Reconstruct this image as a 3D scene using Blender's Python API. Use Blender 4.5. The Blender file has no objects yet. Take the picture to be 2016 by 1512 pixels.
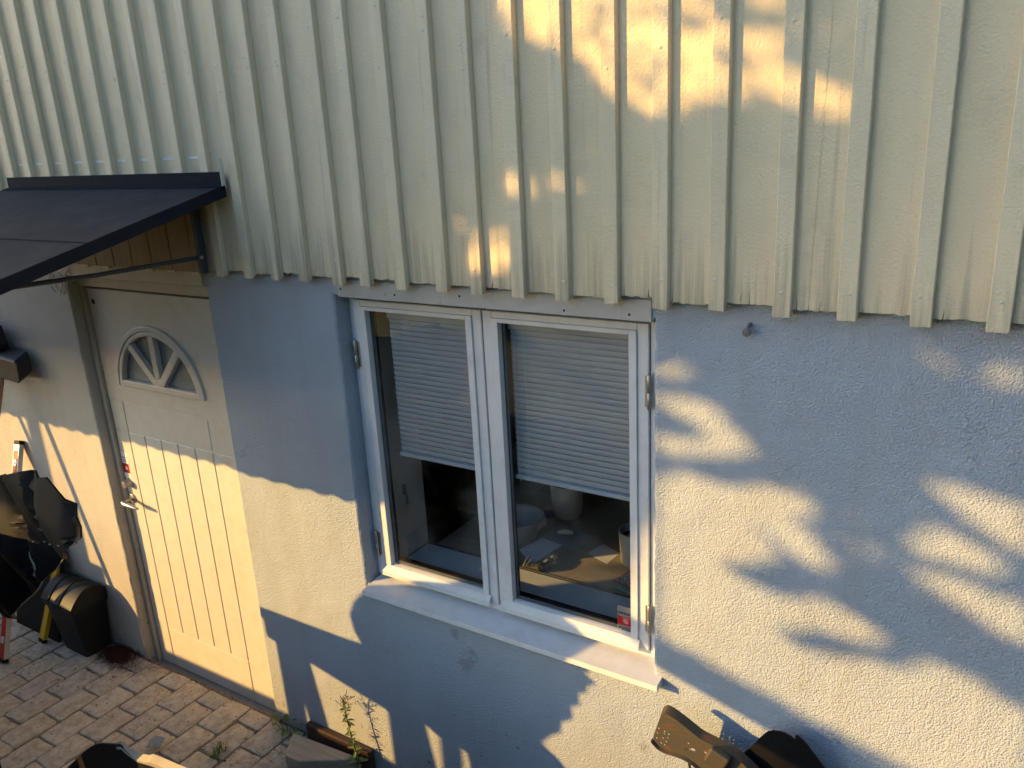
import bpy, bmesh, math, random
import numpy as np
from mathutils import Vector, Matrix
random.seed(7)
RNG = np.random.default_rng(11)
scene = bpy.context.scene
COL = scene.collection

# ------------------------------------------------------------------ camera
cam_data = bpy.data.cameras.new('camera')
cam = bpy.data.objects.new('camera', cam_data)
COL.objects.link(cam)
cam_data.sensor_width = 36.0
cam_data.lens = 28.757
cam_data.clip_start = 0.02
cam_data.clip_end = 500
RIGHT = Vector((0.84829088, 0.52710511, -0.0506239))
DOWN = Vector((0.11595505, -0.27818668, -0.95350228))
FWD = Vector((-0.51667882, 0.80297719, -0.29710373))
mw = Matrix.Identity(4)
for i in range(3):
    mw[i][0] = RIGHT[i]; mw[i][1] = -DOWN[i]; mw[i][2] = -FWD[i]
mw[0][3], mw[1][3], mw[2][3] = 0.0, -2.1, 2.62
cam.matrix_world = mw
scene.camera = cam

# ------------------------------------------------------------------ light
SUN = Vector((1.2, 1.0, -0.42))          # the way the sunlight travels
elev = math.atan2(0.42, math.hypot(1.2, 1.0))
rot = math.atan2(-1.2, -1.0)
world = bpy.data.worlds.new('World'); scene.world = world
world.use_nodes = True
wn = world.node_tree
for n in list(wn.nodes): wn.nodes.remove(n)
sky = wn.nodes.new('ShaderNodeTexSky'); sky.sky_type = 'NISHITA'
sky.sun_disc = False
sky.sun_elevation = elev
sky.sun_rotation = rot
sky.air_density = 1.0; sky.dust_density = 0.5; sky.ozone_density = 2.2
bg = wn.nodes.new('ShaderNodeBackground'); bg.inputs['Strength'].default_value = 0.15
wo = wn.nodes.new('ShaderNodeOutputWorld')
wn.links.new(sky.outputs[0], bg.inputs['Color']); wn.links.new(bg.outputs[0], wo.inputs['Surface'])
sl = bpy.data.lights.new('sun', 'SUN'); sl.energy = 3.5; sl.angle = math.radians(0.53)
sl.color = (1.0, 0.60, 0.185)
so = bpy.data.objects.new('sun', sl); COL.objects.link(so)
so.location = (-12, -10, 8)
so.rotation_euler = SUN.to_track_quat('-Z', 'Y').to_euler()
scene.view_settings.view_transform = 'Standard'
scene.view_settings.look = 'None'
scene.view_settings.exposure = 1.5
scene.view_settings.gamma = 1.0
scene.view_settings.use_curve_mapping = False
scene.render.engine = 'CYCLES'
scene.cycles.max_bounces = 8
scene.cycles.transparent_max_bounces = 16

# ------------------------------------------------------------------ helpers
ORG = {}          # object name -> world origin of its thing

def tag(o, label=None, cat=None, group=None, kind=None):
    if label: o['label'] = label
    if cat: o['category'] = cat
    if group: o['group'] = group
    if kind: o['kind'] = kind
    return o

def thing(name, loc, label, cat, group=None):
    o = bpy.data.objects.new(name, None); COL.objects.link(o)
    o.location = loc; o.empty_display_size = 0.05
    ORG[o.name] = Vector(loc)
    return tag(o, label, cat, group)

def link(name, mesh, parent=None, loc=(0, 0, 0)):
    o = bpy.data.objects.new(name, mesh); COL.objects.link(o)
    o.location = loc
    if parent is not None:
        o.parent = parent
        ORG[o.name] = ORG.get(parent.name, Vector((0, 0, 0)))
    else:
        ORG[o.name] = Vector((0, 0, 0))
    return o

class MB:
    def __init__(self):
        self.v = []; self.f = []
    def add(self, vs, fs):
        n = len(self.v)
        self.v += [tuple(p) for p in vs]
        self.f += [tuple(i + n for i in f) for f in fs]
        return self
    def box(self, x0, x1, y0, y1, z0, z1, m=None):
        vs = [Vector((x, y, z)) for z in (z0, z1) for y in (y0, y1) for x in (x0, x1)]
        if m is not None: vs = [m @ p for p in vs]
        return self.add(vs, [(0, 2, 3, 1), (4, 5, 7, 6), (0, 1, 5, 4), (2, 6, 7, 3), (0, 4, 6, 2), (1, 3, 7, 5)])
    def prism(self, poly, fn, a, b):
        """poly: 2-D outline; fn(u, v, w) -> 3-D; extruded from w=a to w=b."""
        n = len(poly)
        vs = [fn(u, v, a) for u, v in poly] + [fn(u, v, b) for u, v in poly]
        fs = [tuple(range(n)), tuple(range(2 * n - 1, n - 1, -1))]
        fs += [(i, (i + 1) % n, n + (i + 1) % n, n + i) for i in range(n)]
        return self.add(vs, fs)
    def tube(self, pts, r, n=8, caps=True):
        pts = [Vector(p) for p in pts]
        rs = r if isinstance(r, (list, tuple)) else [r] * len(pts)
        up = Vector((0, 0, 1)); vs = []; fs = []
        for i, p in enumerate(pts):
            d = (pts[min(i + 1, len(pts) - 1)] - pts[max(i - 1, 0)]).normalized()
            a = d.cross(up if abs(d.z) < 0.9 else Vector((1, 0, 0))).normalized(); b = d.cross(a)
            for k in range(n):
                t = 2 * math.pi * k / n
                vs.append(p + (a * math.cos(t) + b * math.sin(t)) * rs[i])
        for i in range(len(pts) - 1):
            for k in range(n):
                fs.append((i * n + k, i * n + (k + 1) % n, (i + 1) * n + (k + 1) % n, (i + 1) * n + k))
        if caps:
            fs.append(tuple(range(n - 1, -1, -1))); fs.append(tuple(range((len(pts) - 1) * n, len(pts) * n)))
        return self.add(vs, fs)
    def lathe(self, prof, origin, axis=(0, 0, 1), n=24):
        """prof: (radius, height) pairs along axis."""
        ax = Vector(axis).normalized()
        a = ax.cross(Vector((0, 0, 1)) if abs(ax.z) < 0.9 else Vector((1, 0, 0))).normalized(); b = ax.cross(a)
        o = Vector(origin); vs = []; fs = []
        for r, h in prof:
            for k in range(n):
                t = 2 * math.pi * k / n
                vs.append(o + ax * h + (a * math.cos(t) + b * math.sin(t)) * r)
        for i in range(len(prof) - 1):
            for k in range(n):
                fs.append((i * n + k, i * n + (k + 1) % n, (i + 1) * n + (k + 1) % n, (i + 1) * n + k))
        return self.add(vs, fs)
    def build(self, name, mat, parent=None, smooth=False, bevel=0, kind=None, seg=2, angle=40):
        org = ORG.get(parent.name, Vector((0, 0, 0))) if parent is not None else Vector((0, 0, 0))
        me = bpy.data.meshes.new(name)
        me.from_pydata([tuple(Vector(p) - org) for p in self.v], [], self.f)
        bm = bmesh.new(); bm.from_mesh(me)
        bmesh.ops.recalc_face_normals(bm, faces=bm.faces)
        bm.to_mesh(me); bm.free()
        me.materials.append(mat)
        if smooth:
            me.polygons.foreach_set('use_smooth', [True] * len(me.polygons))
            try: me.set_sharp_from_angle(angle=math.radians(angle))
            except Exception: pass
        o = link(name, me, parent)
        if bevel:
            md = o.modifiers.new('bevel', 'BEVEL'); md.width = bevel; md.segments = seg
            md.limit_method = 'ANGLE'; md.angle_limit = math.radians(50)
            md.harden_normals = False
        if kind: o['kind'] = kind
        return o

def plate_mesh(outer, holes, thick):
    """Flat sheet with real holes: outline and holes in local XY, thickness along local Z (centred)."""
    cu = bpy.data.curves.new('tmp', 'CURVE'); cu.dimensions = '2D'; cu.fill_mode = 'BOTH'; cu.extrude = thick / 2
    for loop in [outer] + list(holes):
        sp = cu.splines.new('POLY'); sp.points.add(len(loop) - 1)
        for p, (x, y) in zip(sp.points, loop): p.co = (x, y, 0, 1)
        sp.use_cyclic_u = True
    o = bpy.data.objects.new('tmp', cu); COL.objects.link(o)
    dg = bpy.context.evaluated_depsgraph_get()
    me = bpy.data.meshes.new_from_object(o.evaluated_get(dg))
    vs = [v.co.copy() for v in me.vertices]; fs = [tuple(p.vertices) for p in me.polygons]
    bpy.data.objects.remove(o); bpy.data.curves.remove(cu); bpy.data.meshes.remove(me)
    return vs, fs

def plate(mb, outer, holes, thick, fn):
    vs, fs = plate_mesh(outer, holes, thick)
    return mb.add([fn(p.x, p.y, p.z) for p in vs], fs)

def text_mesh(mb, body, size, fn, extrude=0.0004, bold=0.0):
    cu = bpy.data.curves.new('tmp', 'FONT'); cu.body = body; cu.size = size; cu.extrude = extrude
    cu.offset = bold; cu.resolution_u = 3
    o = bpy.data.objects.new('tmp', cu); COL.objects.link(o)
    dg = bpy.context.evaluated_depsgraph_get()
    me = bpy.data.meshes.new_from_object(o.evaluated_get(dg))
    vs = [fn(v.co.x, v.co.y, v.co.z) for v in me.vertices]; fs = [tuple(p.vertices) for p in me.polygons]
    bpy.data.objects.remove(o); bpy.data.curves.remove(cu); bpy.data.meshes.remove(me)
    return mb.add(vs, fs)

def chaikin(pts, closed=True, it=2):
    for _ in range(it):
        out = [] if closed else [pts[0]]
        n = len(pts)
        for i in range(n if closed else n - 1):
            a, b = pts[i], pts[(i + 1) % n]
            out.append((a[0] * .78 + b[0] * .22, a[1] * .78 + b[1] * .22)); out.append((a[0] * .22 + b[0] * .78, a[1] * .22 + b[1] * .78))
        if not closed: out.append(pts[-1])
        pts = out
    return pts

def circle(cx, cy, r, n=12, ry=None):
    return [(cx + r * math.cos(2 * math.pi * k / n), cy + (ry or r) * math.sin(2 * math.pi * k / n)) for k in range(n)]

XZ = lambda y: (lambda u, v, w: Vector((u, y + w, v)))

# ------------------------------------------------------------------ materials
def mat(name, rgb, rough=0.6, spec=0.4, metal=0.0):
    m = bpy.data.materials.new(name); m.use_nodes = True
    b = m.node_tree.nodes['Principled BSDF']
    b.inputs['Base Color'].default_value = (*rgb, 1); b.inputs['Roughness'].default_value = rough
    b.inputs['Specular IOR Level'].default_value = spec; b.inputs['Metallic'].default_value = metal
    return m

def nd(m, t, **kw):
    n = m.node_tree.nodes.new(t)
    for k, v in kw.items():
        if k in n.inputs: n.inputs[k].default_value = v
        else: setattr(n, k, v)
    return n

def lk(m, a, b): m.node_tree.links.new(a, b)

def coords(m, scale=(1, 1, 1), per_object=False):
    tc = nd(m, 'ShaderNodeTexCoord'); mp = nd(m, 'ShaderNodeMapping')
    mp.inputs['Scale'].default_value = scale
    lk(m, tc.outputs['Object'], mp.inputs['Vector'])
    if per_object:
        oi = nd(m, 'ShaderNodeObjectInfo'); mu = nd(m, 'ShaderNodeMath', operation='MULTIPLY')
        mu.inputs[1].default_value = 37.0
        lk(m, oi.outputs['Random'], mu.inputs[0])
        cx = nd(m, 'ShaderNodeCombineXYZ')
        for i in range(3): lk(m, mu.outputs[0], cx.inputs[i])
        lk(m, cx.outputs[0], mp.inputs['Location'])
    return mp.outputs['Vector']

def noise(m, vec, scale, detail=4, rough=0.55, dist=0.0):
    n = nd(m, 'ShaderNodeTexNoise')
    n.inputs['Scale'].default_value = scale; n.inputs['Detail'].default_value = detail
    n.inputs['Roughness'].default_value = rough; n.inputs['Distortion'].default_value = dist
    lk(m, vec, n.inputs['Vector'])
    return n.outputs['Fac']

def ramp(m, fac, stops):
    r = nd(m, 'ShaderNodeValToRGB'); e = r.color_ramp.elements
    while len(e) < len(stops): e.new(0.5)
    for el, (p, c) in zip(e, stops):
        el.position = p; el.color = (*c, 1) if len(c) == 3 else c
    lk(m, fac, r.inputs['Fac'])
    return r.outputs['Color']

def mix(m, fac, a, b, mode='MIX'):
    n = nd(m, 'ShaderNodeMix', data_type='RGBA', blend_type=mode)
    if isinstance(fac, (int, float)): n.inputs[0].default_value = fac
    else: lk(m, fac, n.inputs[0])
    for s, v in ((6, a), (7, b)):
        if isinstance(v, tuple): n.inputs[s].default_value = (*v, 1)
        else: lk(m, v, n.inputs[s])
    return n.outputs[2]

def fmath(m, op, a, b=None):
    n = nd(m, 'ShaderNodeMath', operation=op)
    for i, v in enumerate((a, b)):
        if v is None: continue
        if isinstance(v, (int, float)): n.inputs[i].default_value = v
        else: lk(m, v, n.inputs[i])
    return n.outputs[0]

def bump(m, height, strength=0.5, dist=0.003, prev=None):
    n = nd(m, 'ShaderNodeBump'); n.inputs['Strength'].default_value = strength; n.inputs['Distance'].default_value = dist
    lk(m, height, n.inputs['Height'])
    if prev is not None: lk(m, prev, n.inputs['Normal'])
    return n.outputs['Normal']

def setb(m, **kw):
    b = m.node_tree.nodes['Principled BSDF']
    for k, v in kw.items():
        key = {'col': 'Base Color', 'rough': 'Roughness', 'nor': 'Normal', 'alpha': 'Alpha'}[k]
        lk(m, v, b.inputs[key])

def stucco():
    m = mat('stucco', (0.5, 0.48, 0.45), 0.92, 0.15)
    v = coords(m)
    big = noise(m, v, 1.1, 3)
    mid = noise(m, v, 7.0, 5, 0.6)
    c = ramp(m, big, [(0.3, (0.325, 0.38, 0.44)), (0.7, (0.385, 0.44, 0.50))])
    c = mix(m, fmath(m, 'MULTIPLY', mid, 0.25), c, (0.31, 0.31, 0.31))
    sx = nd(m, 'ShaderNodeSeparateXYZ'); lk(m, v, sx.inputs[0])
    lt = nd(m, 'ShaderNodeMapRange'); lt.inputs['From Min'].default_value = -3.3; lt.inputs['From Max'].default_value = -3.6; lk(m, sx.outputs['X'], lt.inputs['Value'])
    c = mix(m, lt.outputs[0], c, mix(m, big, (0.42, 0.39, 0.34), (0.48, 0.45, 0.39)))  # beige left of the door stands in for warm bounce light
    # damp dirt and flaked spots near the ground
    sep = nd(m, 'ShaderNodeSeparateXYZ'); lk(m, v, sep.inputs[0])
    low = nd(m, 'ShaderNodeMapRange'); low.inputs['From Min'].default_value = 0.75; low.inputs['From Max'].default_value = -0.1
    lk(m, sep.outputs['Z'], low.inputs['Value'])
    sp = noise(m, v, 26.0, 5, 0.65)
    spots = ramp(m, fmath(m, 'ADD', sp, fmath(m, 'MULTIPLY', low.outputs[0], 0.12)), [(0.70, (0, 0, 0)), (0.76, (1, 1, 1))])
    c = mix(m, spots, c, (0.16, 0.12, 0.09))
    st = noise(m, v, 3.2, 4, 0.6)
    c = mix(m, fmath(m, 'MULTIPLY', fmath(m, 'MULTIPLY', st, low.outputs[0]), 0.85), c, (0.25, 0.21, 0.16))
    sv2 = coords(m, (9.0, 9.0, 0.55))
    streak = ramp(m, noise(m, sv2, 1.0, 5, 0.6), [(0.5, (0, 0, 0)), (0.75, (0.28, 0.28, 0.28))])
    blot = ramp(m, noise(m, v, 2.6, 6, 0.7), [(0.5, (0, 0, 0)), (0.72, (0.5, 0.5, 0.5))])
    c = mix(m, streak, c, (0.29, 0.28, 0.265)); c = mix(m, blot, c, (0.33, 0.325, 0.31))
    for (sx_, sz_, r_) in ((-1.665, .815, .028), (-1.59, .755, .034), (-1.62, .70, .05), (-2.16, .14, .05), (-.02, .755, .035), (.02, .735, .03), (-.9, .62, .03)):
        dv_ = nd(m, 'ShaderNodeVectorMath', operation='DISTANCE'); dv_.inputs[1].default_value = (sx_, 0, sz_); lk(m, v, dv_.inputs[0])
        d_ = fmath(m, 'ADD', dv_.outputs['Value'], fmath(m, 'MULTIPLY', fmath(m, 'SUBTRACT', noise(m, v, 38.0, 6, 0.75), 0.5), r_ * 3.2))
        k_ = ramp(m, fmath(m, 'DIVIDE', d_, r_), [(0.25, (0.45, 0.45, 0.45)), (1.0, (0, 0, 0))])
        c = mix(m, k_, c, (0.17, 0.145, 0.125))
    # hairline cracks
    vo = nd(m, 'ShaderNodeTexVoronoi', feature='DISTANCE_TO_EDGE'); vo.inputs['Scale'].default_value = 1.15
    wv = nd(m, 'ShaderNodeVectorMath', operation='ADD'); nn = nd(m, 'ShaderNodeTexNoise'); nn.inputs['Scale'].default_value = 9.0; nn.inputs['Detail'].default_value = 8; nn.inputs['Roughness'].default_value = 0.7
    lk(m, v, nn.inputs['Vector']); lk(m, v, wv.inputs[0])
    sc = nd(m, 'ShaderNodeVectorMath', operation='SCALE'); sc.inputs['Scale'].default_value = 0.30
    lk(m, nn.outputs['Color'], sc.inputs[0]); lk(m, sc.outputs[0], wv.inputs[1]); lk(m, wv.outputs[0], vo.inputs['Vector'])
    msk = ramp(m, noise(m, v, 1.9, 2), [(0.56, (0, 0, 0)), (0.64, (1, 1, 1))])
    crk = ramp(m, vo.outputs['Distance'], [(0.0, (1, 1, 1)), (0.0022, (0, 0, 0))])
    crack = mix(m, 1.0, crk, msk, 'MULTIPLY')
    c = mix(m, fmath(m, 'MULTIPLY', crack, 0.6), c, (0.14, 0.12, 0.1))
    setb(m, col=c)
    vg = nd(m, 'ShaderNodeTexVoronoi', feature='SMOOTH_F1'); vg.inputs['Scale'].default_value = 205.0; vg.inputs['Smoothness'].default_value = 0.6
    lk(m, v, vg.inputs['Vector'])
    g1 = fmath(m, 'SUBTRACT', fmath(m, 'ADD', 0.6, fmath(m, 'MULTIPLY', noise(m, v, 210.0, 3, 0.6), 0.5)), vg.outputs['Distance'])
    sv = coords(m, (0.75, 1, 1.5))
    g2 = noise(m, sv, 52.0, 6, 0.68, 0.15)
    g3 = noise(m, v, 9.0, 3, 0.5)
    amp = ramp(m, noise(m, v, 1.7, 2), [(0.3, (0.6, 0.6, 0.6)), (0.75, (1, 1, 1))])
    h = fmath(m, 'ADD', fmath(m, 'MULTIPLY', g1, 0.46), fmath(m, 'MULTIPLY', g2, 0.42))
    h = fmath(m, 'MULTIPLY', h, amp)
    h = fmath(m, 'ADD', h, fmath(m, 'MULTIPLY', g3, 0.9))
    setb(m, nor=bump(m, h, 1.0, 0.0078))
    return m

def paint_wood(name, c0, c1, rough=0.45, grain=0.5, peel=0.0, foot=0.22):
    """Old oil paint on rough sawn boards standing upright."""
    m = mat(name, c0, rough, 0.35)
    v = coords(m, (1, 1, 1), True); vs = coords(m, (60, 60, 2.2), True); vf = coords(m, (1.0, 1.0, 0.45), True)
    oi = nd(m, 'ShaderNodeObjectInfo')
    c = mix(m, oi.outputs['Random'], c0, c1)
    dirt = noise(m, vf, 9.0, 5, 0.6)
    c = mix(m, ramp(m, dirt, [(0.45, (0, 0, 0)), (0.8, (0.35, 0.35, 0.35))]), c, tuple(x * 0.62 for x in c0))
    if peel:
        pl = noise(m, vf, 34.0, 6, 0.7)
        c = mix(m, ramp(m, pl, [(0.70 - peel, (0, 0, 0)), (0.73 - peel, (1, 1, 1))]), c, (0.33, 0.29, 0.23))
    po = nd(m, 'ShaderNodeNewGeometry'); sp_ = nd(m, 'ShaderNodeSeparateXYZ'); lk(m, po.outputs['Position'], sp_.inputs[0])
    ft = nd(m, 'ShaderNodeMapRange'); ft.inputs['From Min'].default_value = 2.36; ft.inputs['From Max'].default_value = 2.13; lk(m, sp_.outputs['Z'], ft.inputs['Value'])
    gr = ramp(m, fmath(m, 'ADD', noise(m, vs, 0.55, 5, 0.65), fmath(m, 'MULTIPLY', ft.outputs[0], foot)), [(0.60, (0, 0, 0)), (0.85, (0.75, 0.75, 0.75))])
    c = mix(m, gr, c, (0.30, 0.26, 0.19))
    wear = ramp(m, noise(m, v, 5.0, 7, 0.75), [(0.58, (0, 0, 0)), (0.70, (0.45, 0.45, 0.45))])
    c = mix(m, wear, c, (0.52, 0.45, 0.31))
    setb(m, col=c)
    g = noise(m, vs, 1.0, 5, 0.6)
    st = noise(m, v, 150.0, 4, 0.62)
    kn = noise(m, vf, 14.0, 3, 0.5, 1.5)
    gm = ramp(m, oi.outputs['Random'], [(0.35, (0.25, 0.25, 0.25)), (0.8, (1, 1, 1))])
    h = fmath(m, 'ADD', fmath(m, 'MULTIPLY', fmath(m, 'MULTIPLY', g, gm), grain), fmath(m, 'ADD', fmath(m, 'MULTIPLY', st, 0.7), fmath(m, 'MULTIPLY', kn, 0.22)))
    setb(m, nor=bump(m, h, 0.7, 0.0055))
    return m

def painted(name, rgb, rough=0.4, dirt=(0.4, 0.36, 0.3), amount=0.25, b=0.12):
    m = mat(name, rgb, rough, 0.4)
    v = coords(m)
    d = noise(m, v, 14.0, 5, 0.65)
    setb(m, col=mix(m, ramp(m, d, [(0.45, (0, 0, 0)), (0.85, (amount, amount, amount))]), rgb, dirt))
    setb(m, nor=bump(m, noise(m, v, 130.0, 3), b, 0.002))
    return m

def wood(name, c0, c1, scale=(3, 40, 40), rough=0.6, per=False):
    m = mat(name, c0, rough, 0.3)
    v = coords(m, scale, per)
    g = noise(m, v, 1.2, 6, 0.6, 0.7)
    setb(m, col=ramp(m, g, [(0.3, c0), (0.7, c1)]))
    setb(m, nor=bump(m, g, 0.3, 0.002))
    return m

def paver_mat():
    m = mat('paver', (0.3, 0.27, 0.23), 0.9, 0.2)
    v = coords(m, (1, 1, 1), True); oi = nd(m, 'ShaderNodeObjectInfo')
    c = ramp(m, oi.outputs['Random'], [(0.0, (0.43, 0.375, 0.29)), (0.5, (0.48, 0.425, 0.335)), (1.0, (0.40, 0.365, 0.305))])
    n1 = noise(m, v, 24.0, 8, 0.75); n2 = noise(m, v, 130.0, 5, 0.65)
    c = mix(m, ramp(m, n1, [(0.38, (0.55, 0.55, 0.55)), (0.6, (0, 0, 0))]), c, (0.17, 0.13, 0.095))
    c = mix(m, ramp(m, n2, [(0.62, (0, 0, 0)), (0.72, (0.6, 0.6, 0.6))]), c, (0.47, 0.43, 0.36))
    pits = ramp(m, noise(m, v, 60.0, 3, 0.6), [(0.28, (1, 1, 1)), (0.36, (0, 0, 0))])
    c = mix(m, pits, c, (0.1, 0.075, 0.055))
    setb(m, col=c)
    h = fmath(m, 'ADD', fmath(m, 'MULTIPLY', n1, 0.9), fmath(m, 'MULTIPLY', n2, 0.6))
    h = fmath(m, 'SUBTRACT', h, fmath(m, 'MULTIPLY', pits, 0.5))
    setb(m, nor=bump(m, h, 0.7, 0.006))
    return m

def earth(name, c0, c1, scale=60):
    m = mat(name, c0, 0.95, 0.1)
    v = coords(m)
    g = noise(m, v, scale, 6, 0.7)
    setb(m, col=ramp(m, g, [(0.3, c0), (0.7, c1)]))
    setb(m, nor=bump(m, g, 0.8, 0.01))
    return m

def glass():
    m = bpy.data.materials.new('window_glass'); m.use_nodes = True
    nt = m.node_tree
    for n in list(nt.nodes): nt.nodes.remove(n)
    o = nt.nodes.new('ShaderNodeOutputMaterial')
    lw = nt.nodes.new('ShaderNodeLayerWeight'); lw.inputs['Blend'].default_value = 0.5
    pw = nt.nodes.new('ShaderNodeMath'); pw.operation = 'POWER'; pw.inputs[1].default_value = 5.0
    nt.links.new(lw.outputs['Facing'], pw.inputs[0])
    fr = nt.nodes.new('ShaderNodeMath'); fr.operation = 'MULTIPLY_ADD'; fr.inputs[1].default_value = 0.93; fr.inputs[2].default_value = 0.065
    nt.links.new(pw.outputs[0], fr.inputs[0])
    tr = nt.nodes.new('ShaderNodeBsdfTransparent'); tr.inputs['Color'].default_value = (0.915, 0.935, 0.94, 1)
    gl = nt.nodes.new('ShaderNodeBsdfGlossy'); gl.inputs['Roughness'].default_value = 0.02
    mx = nt.nodes.new('ShaderNodeMixShader')
    df = nt.nodes.new('ShaderNodeBsdfDiffuse'); df.inputs['Color'].default_value = (0.5, 0.5, 0.48, 1)
    nz = nt.nodes.new('ShaderNodeTexNoise'); nz.inputs['Scale'].default_value = 4.0; nz.inputs['Detail'].default_value = 6
    tc = nt.nodes.new('ShaderNodeTexCoord')
    nt.links.new(tc.outputs['Object'], nz.inputs['Vector'])
    rp = nt.nodes.new('ShaderNodeValToRGB'); rp.color_ramp.elements[0].position = 0.45; rp.color_ramp.elements[1].position = 1.0
    rp.color_ramp.elements[1].color = (0.17, 0.17, 0.17, 1)
    nt.links.new(nz.outputs['Fac'], rp.inputs['Fac'])
    m2 = nt.nodes.new('ShaderNodeMixShader')
    nt.links.new(rp.outputs['Color'], m2.inputs[0]); nt.links.new(tr.outputs[0], m2.inputs[1]); nt.links.new(df.outputs[0], m2.inputs[2])
    nt.links.new(fr.outputs[0], mx.inputs[0]); nt.links.new(m2.outputs[0], mx.inputs[1]); nt.links.new(gl.outputs[0], mx.inputs[2])
    nt.links.new(mx.outputs[0], o.inputs['Surface'])
    return m

def leafmat(name, c0, c1):
    m = mat(name, c0, 0.55, 0.3)
    oi = nd(m, 'ShaderNodeObjectInfo')
    v = coords(m)
    g = noise(m, v, 9.0, 3)
    setb(m, col=ramp(m, g, [(0.3, c0), (0.7, c1)]))
    return m

def rusty():
    m = mat('rusty_steel', (0.2, 0.17, 0.12), 0.6, 0.4, 0.35)
    v = coords(m)
    vs = coords(m, (6, 6, 22))
    a = noise(m, vs, 4.0, 5, 0.65, 0.6); b = noise(m, v, 55.0, 5, 0.7)
    c = ramp(m, a, [(0.50, (0.075, 0.072, 0.05)), (0.58, (0.10, 0.068, 0.038)), (0.635, (0.19, 0.07, 0.026)), (0.72, (0.10, 0.09, 0.068))])
    c = mix(m, fmath(m, 'MULTIPLY', b, 0.6), c, (0.06, 0.05, 0.04))
    setb(m, col=c); setb(m, nor=bump(m, b, 0.25, 0.002))
    return m

def dusty_black(name, rgb=(0.012, 0.012, 0.014), rough=0.42, dust=0.25, spec=0.3):
    m = mat(name, rgb, rough, spec)
    v = coords(m)
    n1 = noise(m, v, 8.0, 6, 0.7); n2 = noise(m, v, 120.0, 3, 0.6)
    f = fmath(m, 'MULTIPLY', ramp(m, n1, [(0.45, (0, 0, 0)), (0.8, (dust, dust, dust))]), n2)
    setb(m, col=mix(m, f, rgb, (0.16, 0.155, 0.145)))
    setb(m, nor=bump(m, n2, 0.06, 0.002))
    return m

M = {}
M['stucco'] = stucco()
M['siding'] = paint_wood('cream_siding_paint', (0.75, 0.635, 0.415), (0.69, 0.585, 0.385), 0.5, 0.5, 0.0)
M['batten'] = paint_wood('cream_batten_paint', (0.77, 0.655, 0.435), (0.71, 0.605, 0.40), 0.48, 0.4, 0.0)
M['nail'] = painted('painted_nail', (0.66, 0.60, 0.44), 0.55, (0.3, 0.2, 0.1), 0.4)
M['door'] = painted('cream_door_paint', (0.55, 0.52, 0.455), 0.42, (0.36, 0.30, 0.22), 0.4, 0.08)
M['doorframe'] = painted('door_frame_paint', (0.49, 0.435, 0.345), 0.55, (0.3, 0.24, 0.17), 0.5, 0.2)
M['seal'] = mat('brown_seal', (0.16, 0.13, 0.09), 0.8, 0.2)
M['white'] = painted('white_window_paint', (0.66, 0.66, 0.65), 0.38, (0.38, 0.36, 0.32), 0.4, 0.08)
M['alu'] = painted('white_sheet_metal', (0.62, 0.62, 0.61), 0.32, (0.38, 0.36, 0.32), 0.45, 0.03)
M['header'] = paint_wood('worn_grey_paint', (0.47, 0.46, 0.43), (0.44, 0.43, 0.41), 0.6, 0.3, 0.06, 0.0)
M['gasket'] = mat('rubber_gasket', (0.012, 0.012, 0.012), 0.6, 0.3)
M['spacer'] = mat('aluminium_spacer', (0.28, 0.29, 0.30), 0.45, 0.4, 0.5)
M['steel'] = painted('brushed_steel', (0.40, 0.39, 0.37), 0.4, (0.35, 0.3, 0.25), 0.2, 0.02)
M['steel'].node_tree.nodes['Principled BSDF'].inputs['Metallic'].default_value = 0.85
M['brass'] = mat('aged_brass', (0.42, 0.33, 0.18), 0.38, 0.4, 0.8)
M['glass'] = glass()
M['blind'] = mat('blind_slat_enamel', (0.50, 0.52, 0.55), 0.45, 0.3)
M['cord'] = mat('white_cord', (0.6, 0.6, 0.56), 0.8, 0.2)
M['red'] = mat('red_enamel', (0.36, 0.010, 0.013), 0.4, 0.4)
M['stickergrey'] = mat('sticker_silver', (0.20, 0.20, 0.20), 0.5, 0.4)
M['stickerwhite'] = mat('sticker_white', (0.75, 0.75, 0.74), 0.5, 0.4)
M['ink'] = mat('black_ink', (0.012, 0.012, 0.012), 0.5, 0.3)
M['canopy'] = dusty_black('navy_roofing_sheet', (0.018, 0.020, 0.025), 0.62, 0.35, 0.2)
M['canopyedge'] = dusty_black('navy_sheet_metal', (0.014, 0.017, 0.024), 0.7, 0.1, 0.06)
M['flashwhite'] = painted('cream_flashing', (0.62, 0.60, 0.50), 0.45)
M['bracketsteel'] = dusty_black('grey_bracket_paint', (0.04, 0.045, 0.05), 0.5, 0.3)
M['blackplastic'] = dusty_black('black_plastic', (0.006, 0.006, 0.007), 0.62, 0.10, 0.12)
M['binplastic'] = dusty_black('bin_plastic', (0.012, 0.013, 0.013), 0.5, 0.14, 0.16)
M['foam'] = painted('torn_foam_edge', (0.30, 0.265, 0.19), 0.8, (0.2, 0.17, 0.1), 0.5, 0.6)
M['castiron'] = dusty_black('forged_iron', (0.02, 0.02, 0.022), 0.5, 0.2)
M['handlewood'] = wood('ash_handle', (0.28, 0.17, 0.10), (0.36, 0.24, 0.15), (40, 40, 4))
M['yellow'] = painted('yellow_enamel', (0.62, 0.36, 0.02), 0.45, (0.25, 0.14, 0.02), 0.4)
M['alusilver'] = mat('anodised_aluminium', (0.6, 0.6, 0.58), 0.35, 0.5, 0.8)
M['paver'] = paver_mat()
M['joint'] = earth('joint_soil', (0.13, 0.108, 0.082), (0.25, 0.21, 0.165), 110)
M['soil'] = earth('dark_soil', (0.05, 0.032, 0.022), (0.11, 0.075, 0.05), 45)
M['terrace'] = earth('dry_grass_ground', (0.06, 0.075, 0.03), (0.11, 0.11, 0.05), 25)
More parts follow.
